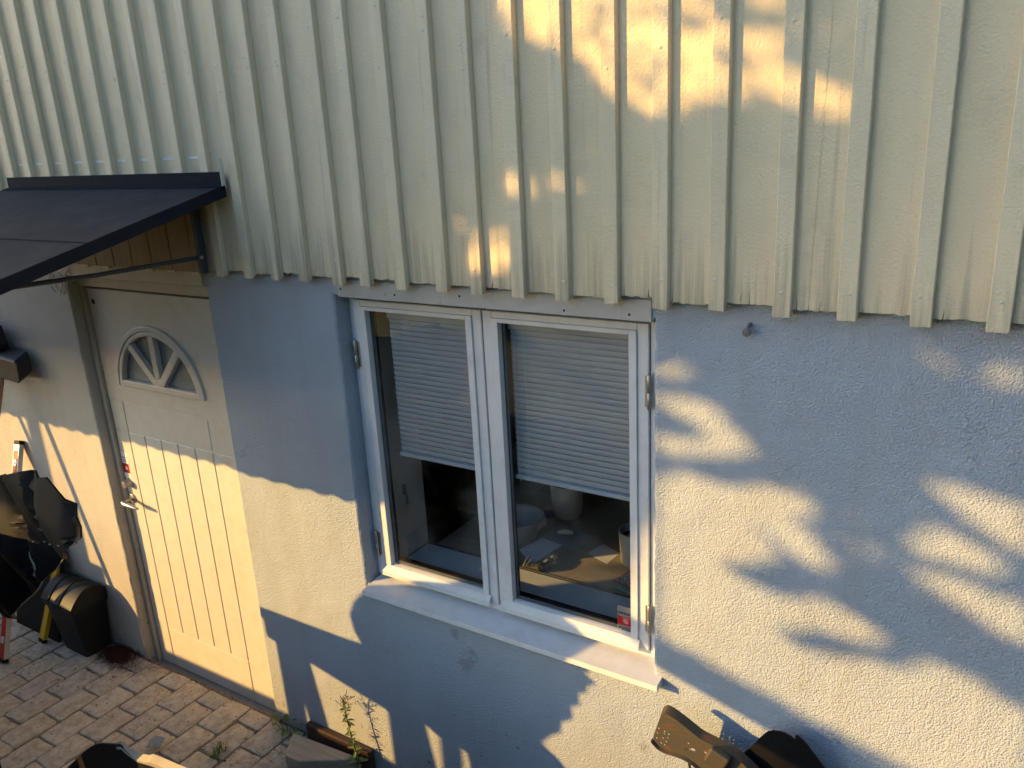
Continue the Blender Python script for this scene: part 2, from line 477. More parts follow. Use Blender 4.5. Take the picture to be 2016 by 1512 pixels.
M['concrete'] = earth('grey_concrete', (0.20, 0.19, 0.18), (0.28, 0.27, 0.25), 50)
M['rusty'] = rusty()
M['offcut'] = wood('weathered_offcut', (0.27, 0.22, 0.16), (0.38, 0.32, 0.24), (5, 45, 45))
M['darkboard'] = wood('dark_red_board', (0.035, 0.018, 0.012), (0.075, 0.042, 0.03), (4, 40, 40))
M['desk'] = wood('oak_desk', (0.27, 0.215, 0.14), (0.36, 0.29, 0.20), (2.5, 30, 30), 0.45)
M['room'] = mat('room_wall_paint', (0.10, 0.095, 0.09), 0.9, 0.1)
M['reveal'] = painted('reveal_paint', (0.66, 0.62, 0.54), 0.6)
M['pot'] = painted('cream_ceramic', (0.55, 0.50, 0.42), 0.5, (0.35, 0.3, 0.22), 0.6, 0.3)
M['paper'] = mat('white_paper', (0.68, 0.70, 0.74), 0.8, 0.1)
M['paperdark'] = mat('grey_paper', (0.36, 0.36, 0.35), 0.8, 0.1)
M['kraft'] = mat('kraft_paper', (0.42, 0.26, 0.14), 0.8, 0.1)
M['potsoil'] = mat('potting_soil', (0.03, 0.02, 0.014), 0.95, 0.1)
M['bottle'] = mat('black_bottle', (0.012, 0.012, 0.012), 0.2, 0.5)
M['bottlecap'] = mat('pale_green_cap', (0.42, 0.48, 0.26), 0.4, 0.4)
M['plasticgrey'] = mat('grey_plastic', (0.35, 0.35, 0.34), 0.45, 0.4)
M['blue'] = mat('blue_plastic', (0.03, 0.05, 0.18), 0.45, 0.4)
M['cyan'] = mat('turquoise_plastic', (0.06, 0.35, 0.36), 0.4, 0.4)
M['burgundy'] = mat('burgundy_frame', (0.16, 0.03, 0.03), 0.5, 0.4)
M['treeleaf'] = leafmat('tree_leaf', (0.045, 0.075, 0.02), (0.08, 0.11, 0.03))
M['weedleaf'] = leafmat('weed_leaf', (0.09, 0.14, 0.035), (0.16, 0.21, 0.06))
M['weedstem'] = mat('weed_stem', (0.14, 0.15, 0.06), 0.7, 0.2)
M['seedstem'] = mat('dry_seed_stem', (0.10, 0.07, 0.045), 0.8, 0.1)
M['bark'] = wood('bark', (0.07, 0.05, 0.035), (0.14, 0.11, 0.08), (20, 20, 4))
M['timber'] = wood('sawn_timber', (0.30, 0.22, 0.14), (0.42, 0.33, 0.22), (4, 40, 40))
M['zinc'] = mat('corrugated_zinc', (0.20, 0.20, 0.19), 0.6, 0.4, 0.3)
M['litter'] = earth('dead_needles', (0.030, 0.013, 0.009), (0.075, 0.034, 0.022), 140)
# ------------------------------------------------------------------ ground
def sheet(name, x0, x1, y0, y1, z, m, n=1):
    mb = MB()
    mb.add([(x0, y0, z), (x1, y0, z), (x1, y1, z), (x0, y1, z)], [(0, 1, 2, 3)])
    o = mb.build(name, m); o['kind'] = 'structure'
    return o

sheet('ground', -120, 120, -120, 120, -0.55, M['terrace'])
mb = MB(); mb.box(-9.0, 3.0, -1.9, -0.001, -0.5, -0.20)
o = mb.build('soil_bed', M['soil']); o['kind'] = 'structure'
mb = MB(); mb.box(-9.0, -2.52, -1.895, -0.001, -0.19, -0.0068)
patio = mb.build('patio', M['joint']); patio['kind'] = 'structure'
mb = MB(); mb.box(-60, 60, -60, -1.90, -0.54, 0.865)
o = mb.build('terrace', M['terrace'], bevel=0.03); o['kind'] = 'structure'

def paver_mesh(w, l, seed):
    r = random.Random(seed); mb = MB()
    n = 5; pts = []
    for cx, cy, a0 in ((1, 1, 0), (-1, 1, 90), (-1, -1, 180), (1, -1, 270)):
        rad = r.uniform(0.007, 0.017)
        for k in range(3):
            a = math.radians(a0 + 45 * k)
            pts.append((cx * (w / 2 - rad) + rad * math.cos(a) + r.uniform(-.003, .003), cy * (l / 2 - rad) + rad * math.sin(a) + r.uniform(-.003, .003)))
        nx, ny = {(1, 1): (0, 1), (-1, 1): (-1, 0), (-1, -1): (0, -1), (1, -1): (1, 0)}[(cx, cy)]
        t = r.uniform(-.35, .35)
        if nx == 0: pts.append((t * w * 0.5, ny * (l / 2 + r.uniform(-.006, .002))))
        else: pts.append((nx * (w / 2 + r.uniform(-.006, .002)), t * l * 0.5))
    N = len(pts); vs = []
    tz = [r.uniform(-.001, .001) for _ in range(4)]
    for s, z in ((1.0, -0.05), (1.0, -0.0055), (0.978, -0.0012), (0.93, 0.0)):
        for (x, y) in pts:
            vs.append((x * (1 - (1 - s) * (0.07 / max(w * .5, 0.03))), y * (1 - (1 - s) * (0.07 / max(l * .5, .03))), z + x * tz[0] * 8 + y * tz[1] * 8))
    fs = []
    for j in range(3):
        for k in range(N): fs.append((j * N + k, j * N + (k + 1) % N, (j + 1) * N + (k + 1) % N, (j + 1) * N + k))
    fs.append(tuple(range(3 * N, 4 * N)))
    me = bpy.data.meshes.new('paver'); me.from_pydata(vs, [], fs); me.materials.append(M['paver'])
    me.polygons.foreach_set('use_smooth', [True] * len(me.polygons))
    return me

FULL = [paver_mesh(0.1455, 0.2025, s) for s in range(9)]
HALF = [paver_mesh(0.1455, 0.094, 50 + s) for s in range(4)]
rp = random.Random(3)
PITCH = 0.153
for c in range(-11, 7):
    xc = -3.555 + PITCH * (c + 0.5)
    if xc > -2.56: continue
    y = -0.012
    first = (c % 2 == 0)
    k = 0
    while y > -1.75:
        if k == 0 and first:
            l = 0.102; me = rp.choice(HALF)
        else:
            l = 0.209; me = rp.choice(FULL)
        o = link('paver', me, patio, (xc + rp.uniform(-.004, .004), y - l / 2 + rp.uniform(-.003, .003), rp.uniform(-.0012, .002)))
        o.rotation_euler = (rp.uniform(-.007, .007), rp.uniform(-.009, .009), rp.uniform(-.025, .025) + (math.pi if rp.random() < .5 else 0))
        y -= l; k += 1

# ------------------------------------------------------------------ house
house = thing('house', (0, 0, 0), 'house with cream board siding above a grey rendered basement wall', 'house')

DX0, DX1, DZ0, DZ1 = -3.785, -2.79, -0.12, 2.075      # door opening
WX0, WX1, WZ0, WZ1 = -2.09, -0.868, 0.915, 2.083     # window opening
DEPTH = 0.14
R = 0.012
mb = MB()
xs = [-9, DX0 - R, DX1 + R, WX0 - R, WX1 + R, 4.0]; zs = [-.6, DZ0, WZ0 - R, DZ1 + R, WZ1 + R, 6.0]
rects = [(-9, DX0 - R, -.6, 6), (DX0 - R, DX1 + R, DZ1 + R, 6), (DX0 - R, DX1 + R, -.6, DZ0), (DX1 + R, WX0 - R, -.6, 6),
         (WX0 - R, WX1 + R, -.6, WZ0 - R), (WX0 - R, WX1 + R, WZ1 + R, 6), (WX1 + R, 4, -.6, 6)]
for x0, x1, z0, z1 in rects:
    mb.add([(x0, 0, z0), (x1, 0, z0), (x1, 0, z1), (x0, 0, z1)], [(0, 1, 2, 3)])
def corner(x, z0, z1, sgn, horizontal=False):
    """rounded, uneven rendered arris; sgn: side on which the opening lies"""
    n = int((z1 - z0) / 0.02) + 1; prof = []
    for k in range(5):
        a = math.pi / 2 * k / 4
        prof.append((x - sgn * (R * (1 - math.sin(a))) , R * (1 - math.cos(a))))
    prof.append((x, DEPTH))
    vs = []; fs = []
    rr = random.Random(int(abs(x) * 1000))
    for i in range(n + 1):
        z = z0 + (z1 - z0) * i / n; j = rr.gauss(0, 0.0016)
        for q, (px, py) in enumerate(prof):
            jj = j if 0 < q < 5 else 0
            vs.append((px + jj, py + abs(jj) * .5, z) if not horizontal else (z, py, px + jj))
    m_ = len(prof)
    for i in range(n):
        for q in range(m_ - 1): fs.append((i * m_ + q, i * m_ + q + 1, (i + 1) * m_ + q + 1, (i + 1) * m_ + q))
    mb.add(vs, fs)
corner(DX0, DZ0, DZ1 + R, 1); corner(DX1, DZ0, DZ1 + R, -1); corner(WX0, WZ0 - R, WZ1 + R, 1); corner(WX1, WZ0 - R, WZ1 + R, -1)
corner(DZ1, DX0, DX1, -1, True); corner(WZ1, WX0, WX1, -1, True); corner(WZ0, WX0, WX1, 1, True)
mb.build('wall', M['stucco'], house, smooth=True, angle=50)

# inside of the wall: white window reveals and the dark room behind
mb = MB()
IX0, IX1, IY0, IY1 = -2.062, -0.885, 0.115, 0.372
mb.box(IX0 - .02, IX0, IY0, IY1, .93, 2.10); mb.box(IX1, IX1 + .02, IY0, IY1, .93, 2.10); mb.box(IX0, IX1, IY0, IY1, 2.075, 2.10)
mb.build('window_reveal', M['reveal'], house, bevel=0.004)
mb = MB(); mb.box(IX0, IX1, 0.135, 0.360, 0.905, 0.930)
mb.build('inner_sill', M['white'], house, bevel=0.004)
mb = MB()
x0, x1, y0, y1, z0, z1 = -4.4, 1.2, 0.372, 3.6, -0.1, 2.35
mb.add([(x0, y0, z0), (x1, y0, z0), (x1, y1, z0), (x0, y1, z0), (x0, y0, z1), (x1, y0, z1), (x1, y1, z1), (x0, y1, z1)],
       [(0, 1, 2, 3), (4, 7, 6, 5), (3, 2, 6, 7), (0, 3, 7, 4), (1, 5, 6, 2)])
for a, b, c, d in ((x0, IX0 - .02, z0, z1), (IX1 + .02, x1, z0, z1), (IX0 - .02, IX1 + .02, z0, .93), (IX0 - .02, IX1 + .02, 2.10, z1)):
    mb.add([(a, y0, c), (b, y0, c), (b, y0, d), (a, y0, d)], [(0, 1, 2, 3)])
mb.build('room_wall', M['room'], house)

# siding: boards with ragged feet, battens over the joints
BR = [-2.594, -2.436, -2.292, -2.148, -1.985, -1.86, -1.705, -1.539, -1.406, -1.255, -1.105, -.951, -.806, -.651, -.483, -.33, -.169, -.014]
BL = [-3.929, -3.789, -3.635, -3.489, -3.335, -3.184, -3.035, -2.892, -2.74]
edges = [-3.929 - .152 * k for k in range(11, 0, -1)] + BL + BR + [.141, .296, .449, .603, .757]
rb = random.Random(21)
BTOP = 5.4
NAIL = MB(); NAIL.lathe([(0.0, -.0024), (0.0028, -.0022), (0.0046, -.0014), (0.0052, 0.0)], (0, 0, 0), (0, 1, 0), 10)
nail_me = None
for i, xr in enumerate(edges):
    # batten
    w = 0.0455 + rb.uniform(-.0015, .0015); x0 = xr - w; dz = rb.uniform(-.004, .003)
    zb = 2.146 + dz
    a, b = -.057 + rb.uniform(-.0015, .0015), -.0352
    ch = .0025
    prof = [(x0, b), (x0 + .0005, a + ch), (x0 + ch, a), (xr - ch, a), (xr - .0005, a + ch), (xr, b)]
    mb = MB(); zz = [zb, 2.2] + [2.2 + .2 * q for q in range(1, 17)]
    lean = rb.uniform(-.0025, .0025); vs = []; fs = []
    for j, z in enumerate(zz):
        wob = rb.uniform(-.0007, .0007) + lean * (z - 2.15)
        for q, (px, py) in enumerate(prof):
            vs.append((px + wob, py, z + ((py - b) * 0.35 + rb.uniform(-.0025, .0025) if j == 0 else 0)))
    n = len(prof)
    for j in range(len(zz) - 1):
        for q in range(n): fs.append((j * n + q, j * n + (q + 1) % n, (j + 1) * n + (q + 1) % n, (j + 1) * n + q))
    fs.append(tuple(range(n)))
    mb.add(vs, fs)
    bt = mb.build('batten', M['batten'], house, smooth=True, angle=25)
    # nails
    if -4.1 < xr < .2:
        for z in (2.205, 2.215 + rb.uniform(.55, .68), 2.86 + rb.uniform(.0, .12)):
            if nail_me is None:
                nl = NAIL.build('nail', M['nail'], bt, smooth=True); nail_me = nl.data
            else:
                nl = link('nail', nail_me, bt)
            nl.location = (x0 + w * rb.uniform(.35, .65) + lean * (z - 2.15), a + .0006, z + rb.uniform(-.02, .02))
    # board to the right of this batten
    if i + 1 == len(edges): break
    bx0 = xr - .030; bx1 = edges[i + 1] - .034
    zb = 2.157 + rb.uniform(-.006, .006)
    pts = []; x = bx0
    notch = sorted(rb.uniform(bx0 + .035, bx1 - .02) for _ in range(rb.choice((0, 1, 2, 2, 3))))
    while x < bx1 - .008:
        pts.append((x, zb + rb.uniform(-.0028, .0028)))
        nx = x + rb.uniform(.008, .02)
        for c in list(notch):
            if x < c < nx:
                h = rb.uniform(.012, .05); s = rb.uniform(-.003, .003)
                pts += [(c - .0012, zb), (c + s, zb + h), (c + .0012, zb)]
                notch.remove(c); nx = max(nx, c + .004)
        x = nx
    pts.append((bx1, zb + rb.uniform(-.0025, .0025)))
    pts += [(bx1, BTOP), (bx0, BTOP)]
    mb = MB(); mb.prism(pts, lambda u, v, w_: Vector((u, w_, v)), -.035 + rb.uniform(-.0008, .0008), -.012)
    mb.build('board', M['siding'], house)

# worn timber boards over window and door
mb = MB(); mb.box(-2.062, -.872, -.006, .07, 2.083, 2.1475)
hb = mb.build('header_board', M['header'], house, bevel=.003)
hb['label'] = 'worn grey board above the window'
ink = MB()
for x in (-2.045, -1.80, -1.53, -1.15, -.94): ink.lathe([(0, -.0015), (.0035, -.0012), (.004, 0)], (x, -.0062, 2.098 + rb.uniform(0, .02)), (0, 1, 0), 8)
ink.build('nail', M['gasket'], hb)
mb = MB(); mb.box(-3.83, -2.793, -.010, .05, 2.078, 2.146)
lb = mb.build('lintel_board', M['doorframe'], house, bevel=.004)

# ---- window
window = thing('window', (0, 0, 0), None, None); window.parent = house
window['label'] = 'white casement window with two sashes'
def ring(mb, x0, x1, z0, z1, wl, wr, wb, wt, y0, y1):
    mb.box(x0, x0 + wl, y0, y1, z0, z1); mb.box(x1 - wr, x1, y0, y1, z0, z1)
    mb.box(x0 + wl, x1 - wr, y0, y1, z0, z0 + wb); mb.box(x0 + wl, x1 - wr, y0, y1, z1 - wt, z1)
mb = MB(); ring(mb, WX0, WX1, .925, 2.083, .024, .040, .024, .020, .074, .135)
mb.build('frame', M['white'], window, bevel=.0025)
mb = MB(); ring(mb, WX0 + .02, WX1 - .03, .94, 2.07, .05, .05, .05, .05, .112, .134)
mb.build('rebate', M['gasket'], window)
def sash(x0, x1):
    z0, z1 = .952, 2.060
    mb = MB(); ring(mb, x0, x1, z0, z1, .036, .036, .040, .022, .064, .105)
    s = mb.build('sash', M['white'], window, bevel=.003)
    mb = MB(); ring(mb, x0 + .036, x1 - .036, z0 + .036, z1 - .0215, .025, .025, .003, .0145, .057, .098)
    mb.build('glazing_bead', M['white'], window, bevel=.002)
    gx0, gx1, gz0, gz1 = x0 + .058, x1 - .058, z0 + .032, z1 - .034
    mb = MB(); mb.box(gx0, gx1, .0795, .0830, gz0, gz1); mb.build('pane', M['glass'], window)
    mb = MB(); ring(mb, gx0, gx1, gz0 + .002, gz1, .0045, .0045, .006, .0045, .0835, .0885); ring(mb, gx0, gx1, gz0 + .002, gz1, .0065, .0065, .008, .0065, .0995, .1075)
    mb.build('gasket', M['gasket'], window)
    mb = MB(); ring(mb, gx0, gx1, gz0 + .002, gz1, .0055, .0055, .007, .0055, .0887, .0993)
    mb.build('spacer', M['spacer'], window)
    # sheet metal drip cap
    mb = MB(); cx0, cx1 = x0 + .012, x1 - .030
    prof = [(.085, gz0 + .006), (.060, gz0 + .002), (.046, gz0 - .020), (.0455, gz0 - .038), (.048, gz0 - .038), (.049, gz0 - .022), (.0615, gz0 - .002), (.085, gz0 + .002)]
    mb.prism(prof, lambda u, v, w: Vector((w, u, v)), cx0, cx1)
    mb.build('drip_cap', M['alu'], window)
sash(-2.064, -1.5005); sash(-1.4945, -.911)
mb = MB(); mb.box(-1.5002, -1.4948, .078, .110, .95, 2.06); mb.build('meeting_gap', M['gasket'], window)
def hinge(x, z, side):
    mb = MB()
    for a, b in ((0, .052), (.054, .108)):
        mb.lathe([(0, a), (.0052, a), (.0065, a + .002), (.0065, b - .002), (.0052, b), (0, b)], (x, .056, z), (0, 0, 1), 14)
    mb.lathe([(0, .108), (.0035, .108), (.0038, .114), (0, .117)], (x, .056, z), (0, 0, 1), 10)
    mb.box(min(x, x + side * .016), max(x, x + side * .016), .0625, .0655, z + .005, z + .103)
    mb.build('hinge', M['steel'], window, smooth=True)
hinge(-2.066, 1.80, 1); hinge(-2.066, 1.02, 1); hinge(-.906, 1.80, -1); hinge(-.906, 1.02, -1)
# outer sill of white sheet metal with a turned-down lip
mb = MB()
prof = [(.078, .9265), (-.046, .9145), (-.0475, .8955), (-.0445, .8935), (-.0435, .9115), (.078, .9235)]
mb.prism(prof, lambda u, v, w: Vector((w, u, v)), -2.074, -.838)
mb.box(-.8395, -.8375, -.046, .002, .8925, .9142)
mb.build('sill', M['alu'], window)
# alarm company sticker on the right pane
sk = MB(); sk.box(-1.030, -.9695, .0785, .0792, .990, 1.084)
stk = sk.build('sticker', M['stickergrey'], window)
sk = MB(); sk.box(-1.0295, -.9700, .0780, .0784, 1.012, 1.046)
sk.build('sticker_panel', M['red'], window)
sk = MB(); text_mesh(sk, 'verisure', .0165, lambda x, y, z: Vector((-1.0275 + x, .0781 - z, 1.054 + y)), .0002, .0002)
sk.build('lettering', M['ink'], window)
sk = MB()
sk.prism([(-1.010, 1.034), (-1.004, 1.0385), (-.996, 1.037), (-.990, 1.031), (-.990, 1.024), (-.996, 1.0195), (-1.003, 1.021), (-1.008, 1.026)], XZ(0), .0775, .0778)
for q in range(4): sk.box(-1.012 + q * .008, -1.007 + q * .008, .0775, .0778, 1.0395, 1.0435)
sk.build('emblem', mat('sticker_rose', (0.55, 0.22, 0.2), 0.5), window)
sk = MB()
for q in range(3): sk.box(-1.016, -.984, .0775, .0780, .9935 + q * .005, .9955 + q * .005)
sk.prism(circle(-1.022, 1.001, .0035, 10), XZ(0), .0775, .0780)
sk.build('fine_print', M['ink'], window)
# stay hook on the reveal
hk = MB(); hk.tube([(-2.058, .24, 1.235), (-2.048, .24, 1.225), (-2.046, .24, 1.20), (-2.048, .24, 1.17), (-2.044, .235, 1.155), (-2.036, .23, 1.160)], .0028, 6)
hk.box(-2.062, -2.055, .232, .248, 1.215, 1.255)
hk.build('stay_hook', M['steel'], window)

# ---- door
door = thing('door', (0, 0, 0), None, None); door.parent = house
door['label'] = 'cream front door with a fan shaped light'
FY = .066
mb = MB(); mb.box(-3.785, -3.757, .048, .13, -.10, 2.022); mb.box(-2.822, -2.79, .048, .13, -.10, 2.022); mb.box(-3.785, -2.79, .046, .13, 2.022, 2.076)
mb.build('frame', M['doorframe'], door, bevel=.004)
mb = MB(); mb.box(-3.757, -3.752, .0685, .10, -.04, 2.018); mb.box(-3.757, -2.822, .0685, .10, 2.008, 2.0215)
mb.build('seal', M['seal'], door)
mb = MB(); mb.box(-3.7518, -2.8222, FY + .0035, FY + .05, -.045, 1.53); mb.box(-3.7518, -2.8222, FY + .0086, FY + .05, 1.93, 2.0075)
mb.box(-3.7518, -3.66, FY + .008, FY + .05, 1.53, 1.93); mb.box(-2.98, -2.8222, FY + .008, FY + .05, 1.53, 1.93)
mb.build('core', M['door'], door)
GX = [-3.643, -3.516, -3.391, -3.266, -3.141, -3.015]
gw = .0045
def slab(name, x0, x1, z0, z1, y=FY):
    mb = MB(); mb.box(x0, x1, y, y + .006, z0, z1)
    return mb.build(name, M['door'], door, bevel=.003)
slab('stile', -3.7516, GX[0] - gw, -.045, 1.296); slab('stile', GX[5] + gw, -2.8224, -.045, 1.296)
for a, b in zip(GX[:-1], GX[1:]): slab('plank', a + gw, b - gw, .192, 1.296)
slab('bottom_rail', GX[0] + gw, GX[5] - gw, -.045, .1885)
# top panel with the half-round light cut out
CX, CZ, RO, RI = -3.320, 1.545, .322, .300
arch = [(CX + RI * math.cos(math.pi * k / 32), CZ + RI * .97 * math.sin(math.pi * k / 32)) for k in range(33)]
mb = MB()
plate(mb, [(-3.7516, 1.460), (-2.8224, 1.460), (-2.8224, 2.0072), (-3.7516, 2.0072)], [arch], .008, lambda x, y, z: Vector((x, FY + .004 + z, y)))
mb.build('top_panel', M['door'], door)
slab('middle_panel', GX[0] + .004, GX[5] - .004, 1.3045, 1.455, FY + .0006); slab('stile', -3.7516, GX[0] - .002, 1.2985, 1.457, FY); slab('stile', GX[5] + .002, -2.8224, 1.2985, 1.457, FY)
# raised ring of the fanlight
def ringpath(r, n=33, s=.97): return [(CX + r * math.cos(math.pi * k / (n - 1)), CZ + r * s * math.sin(math.pi * k / (n - 1))) for k in range(n)]
mb = MB(); o_ = ringpath(RO); i_ = ringpath(RI - .004)
mb.prism(o_ + i_[::-1], XZ(0), FY - .012, FY + .006)
mb.build('fanlight_moulding', M['door'], door, bevel=.004)
# inner frame: ring, base bar, three spokes and hub
def bar_at(ang, r0, r1, w, y0, y1, mb):
    c, s_ = math.cos(math.radians(ang)), math.sin(math.radians(ang))
    pts = [(r0 * c - w * s_, r0 * s_ + w * c), (r0 * c + w * s_, r0 * s_ - w * c), (r1 * c + w * s_, r1 * s_ - w * c), (r1 * c - w * s_, r1 * s_ + w * c)]
    mb.prism([(CX + x, CZ + .016 + z) for x, z in pts], XZ(0), y0, y1)
mb = MB(); mb.prism(ringpath(RI - .0045) + ringpath(.272)[::-1], XZ(0), FY - .009, FY + .022)
mb.build('fanlight_frame', M['door'], door, bevel=.006, seg=3)
mb = MB(); mb.box(CX - .278, CX + .278, FY - .0083, FY + .022, CZ - .004, CZ + .030)
mb.prism([(CX + .036 * math.cos(math.pi * k / 12), CZ + .028 + .034 * math.sin(math.pi * k / 12)) for k in range(13)], XZ(0), FY - .0080, FY + .022)
mb.build('fanlight_base', M['door'], door, bevel=.006, seg=3)
for k_, ang in enumerate((47, 90, 133)):
    mb = MB(); bar_at(ang, .02, .280, .0195, FY - .0070 + .0006 * k_, FY + .022, mb); mb.build('spoke', M['door'], door, bevel=.005, seg=3)
mb = MB(); mb.prism(ringpath(RI - .01), XZ(0), FY + .024, FY + .028)
M['frosted'] = mat('frosted_glass', (0.22, 0.25, 0.26), 0.2, 0.6)
setb(M['frosted'], nor=bump(M['frosted'], noise(M['frosted'], coords(M['frosted']), 60.0, 2), .25, .004))
mb.build('pane', M['frosted'], door)
mb = MB(); mb.lathe([(0, -.004), (.008, -.004), (.0125, -.002), (.0125, .001)], (-3.716, FY, 1.945), (0, 1, 0), 16)
mb.build('peephole', M['ink'], door, smooth=True)
# lock, handle
mb = MB(); mb.lathe([(0, -.034), (.0165, -.034), (.0185, -.031), (.0215, -.004), (.023, 0)], (-3.722, FY, 1.012), (0, 1, 0), 24)
lock = mb.build('lock', M['steel'], door, smooth=True)
mb = MB(); mb.lathe([(0, -.0362), (.009, -.0362), (.0095, -.0338)], (-3.722, FY, 1.012), (0, 1, 0), 16); mb.box(-3.7232, -3.7208, FY - .0368, FY - .036, 1.006, 1.018)
mb.build('keyhole', M['brass'], door, smooth=True)
mb = MB(); hz = .928; hx = -3.720
mb.lathe([(0, -.010), (.021, -.010), (.0245, -.007), (.0255, 0)], (hx, FY, hz), (0, 1, 0), 24)
mb.tube([(hx, FY - .008, hz), (hx, FY - .05, hz), (hx + .004, FY - .060, hz), (hx + .018, FY - .064, hz - .003), (hx + .06, FY - .062, hz - .006), (hx + .105, FY - .058, hz - .012), (hx + .118, FY - .055, hz - .013)],
        [.0085, .0085, .0105, .012, .0105, .0085, .004], 12)
mb.build('handle', M['steel'], door, smooth=True)
# door sticker
mb = MB(); mb.box(-3.7495, -3.700, FY - .0006, FY - .0002, 1.040, 1.178); mb.build('sticker', M['stickerwhite'], door)
mb = MB(); mb.box(-3.7493, -3.7004, FY - .0010, FY - .0007, 1.066, 1.117); mb.build('sticker_panel', M['red'], door)
mb = MB()
mb.prism([(-3.730, 1.098), (-3.720, 1.103), (-3.713, 1.094), (-3.715, 1.085), (-3.724, 1.082), (-3.731, 1.088)], XZ(0), FY - .0013, FY - .0010)
mb.build('emblem', M['stickerwhite'], door)
mb = MB()
text_mesh(mb, 'verisure', .0125, lambda x, y, z: Vector((-3.7478 + x, FY - .0009 - z, 1.146 + y)), .0002)
for q in range(3): mb.box(-3.746, -3.706, FY - .0009, FY - .0007, 1.126 + q * .006, 1.128 + q * .006); 
mb.build('lettering', M['ink'], door)
mb = MB(); mb.box(-3.785, -2.79, -.006, .13, -.18, -.046)
mb.build('threshold', M['concrete'], door, bevel=.006)
# ------------------------------------------------------------------ canopy over the door
can = thing('door_canopy', (-3.25, 0, 2.4), 'dark navy sheet canopy on steel brackets above the cream door', 'canopy')
CX0, CX1 = -3.99, -2.505; YB, YF = -.060, -1.02
def cz(y): return 2.474 - .2365 * (YB - y)
mb = MB()
ysplit = -.60
for a, b, dz in ((YB, ysplit - .01, .004), (ysplit, YF, 0)):
    prof = [(a, cz(a) + dz), (b, cz(b) + dz), (b, cz(b) + dz - .003), (a, cz(a) + dz - .003)]
    mb = MB(); mb.prism(prof, lambda u, v, w: Vector((w, u, v)), CX0 + .004, CX1 - .004)
    mb.build('roof_sheet', M['canopy'], can)
mb = MB()
for x0, x1 in ((CX0, CX0 + .004), (CX1 - .004, CX1)):
    prof = [(YB - .0, cz(YB) + .006), (YF, cz(YF) + .006), (YF, cz(YF) - .036), (YB, cz(YB) - .036)]
    mb.prism(prof, lambda u, v, w: Vector((w, u, v)), x0, x1)
mb.box(CX0, CX1, YF - .004, YF, cz(YF) - .036, cz(YF) + .006)
mb.build('edge_trim', M['canopyedge'], can, bevel=.001)
mb = MB()
prof = [(YB, 2.526), (YB - .003, 2.526), (YB - .003, cz(YB) + .008), (YB - .03, cz(YB - .03) + .008), (YB - .03, cz(YB - .03) + .006), (YB, cz(YB) + .005)]
mb.prism(prof, lambda u, v, w: Vector((w, u, v)), CX0 + .006, CX1 - .002)
mb.build('flashing', M['canopyedge'], can)
mb = MB(); mb.box(CX1 - .002, CX1, -.075, -.0575, 2.466, 2.573)
mb.build('flashing_upstand', M['flashwhite'], can)
mb = MB(); mb.box(CX0 + .03, CX1 - .03, YB - .03, YF + .03, 2.20, 2.201) if False else None
for y in (-.12, -.55, -.97):
    mb = MB(); mb.box(CX0 + .01, CX1 - .01, y - .02, y + .02, cz(y) - .034, cz(y) - .004)
    mb.build('purlin', M['bracketsteel'], can)
for x in (-2.69, -3.80):
    mb = MB(); mb.box(x - .014, x + .014, -.064, -.0575, 2.150, 2.440)
    mb.box(x - .012, x + .012, -.085, -.064, 2.150, 2.430)
    mb.build('wall_bracket', M['bracketsteel'], can, bevel=.002)
    mb = MB(); mb.tube([(x, -.080, 2.212), (x, -.5, 2.216), (x, -.93, cz(-.93) - .036)], .0085, 10)
    mb.build('strut', M['bracketsteel'], can, smooth=True)
    mb = MB(); mb.lathe([(0, -.022), (.006, -.022), (.007, -.018), (.007, .018), (0, .022)], (x, -.082, 2.213), (1, 0, 0), 8)
    mb.build('bolt', M['steel'], can)
mb = MB()
rs_ = random.Random(4)
for k in range(26):
    x = rs_.uniform(-3.9, -2.55); y = -.07 - abs(rs_.gauss(0, .05)); s = rs_.uniform(.002, .006)
    a = rs_.uniform(0, 3.1)
    d = Vector((math.cos(a), math.sin(a), 0)) * s; e = Vector((-math.sin(a), math.cos(a), 0)) * s * .3
    c = Vector((x, y, cz(y) + .0105))
    mb.add([c - d, c + e, c + d, c - e], [(0, 1, 2, 3)])
mb.build('petal', M['stickerwhite'], can, kind='stuff')

M['brownboard'] = wood('brown_board', (0.27, 0.185, 0.10), (0.36, 0.25, 0.14), (40, 40, 3), 0.7, True)  # brown boards laid over the siding between lintel and canopy
xb = -3.80
while xb < -2.72:
    mb = MB(); mb.box(xb + .002, min(xb + .128, -2.708), -.0625 + rs_.uniform(-.001, .001), -.0575, 2.149, 2.440)
    mb.build('backing_board', M['brownboard'], can, bevel=.002); xb += .13
for a, b in zip(BL + [BR[0]], (BL + [BR[0]])[1:]):
    mb = MB(); mb.box(a + .022, b - .062, -.0372, -.0352, 2.574, 2.583)
    mb.build('sealant_strip', M['stickerwhite'], can)
# coil of white cable hanging beside the door
mb = MB(); rr = random.Random(5)
cc = Vector((-3.80, -.03, 2.048)); pts = []
for k in range(46):
    t = k / 45
    if k < 32:
        a = 2 * math.pi * (k / 21) + 1.9; r = .052 + .003 * math.sin(3 * a)
        pts.append(cc + Vector((-.003 + r * math.cos(a), .012 * math.sin(a * .5), r * math.sin(a) * 1.02)))
    else:
        u = (k - 31) / 14
        p0 = pts[31]
        pts.append(p0.lerp(Vector((-3.70, .02, 2.150)), u) + Vector((0, -.015 * math.sin(math.pi * u), .01 * math.sin(math.pi * u))))
mb.tube(pts, .0036, 8)
tag(mb.build('cable_coil', M['cord'], smooth=True), 'loop of white cable hanging under the canopy beside the door', 'cable')

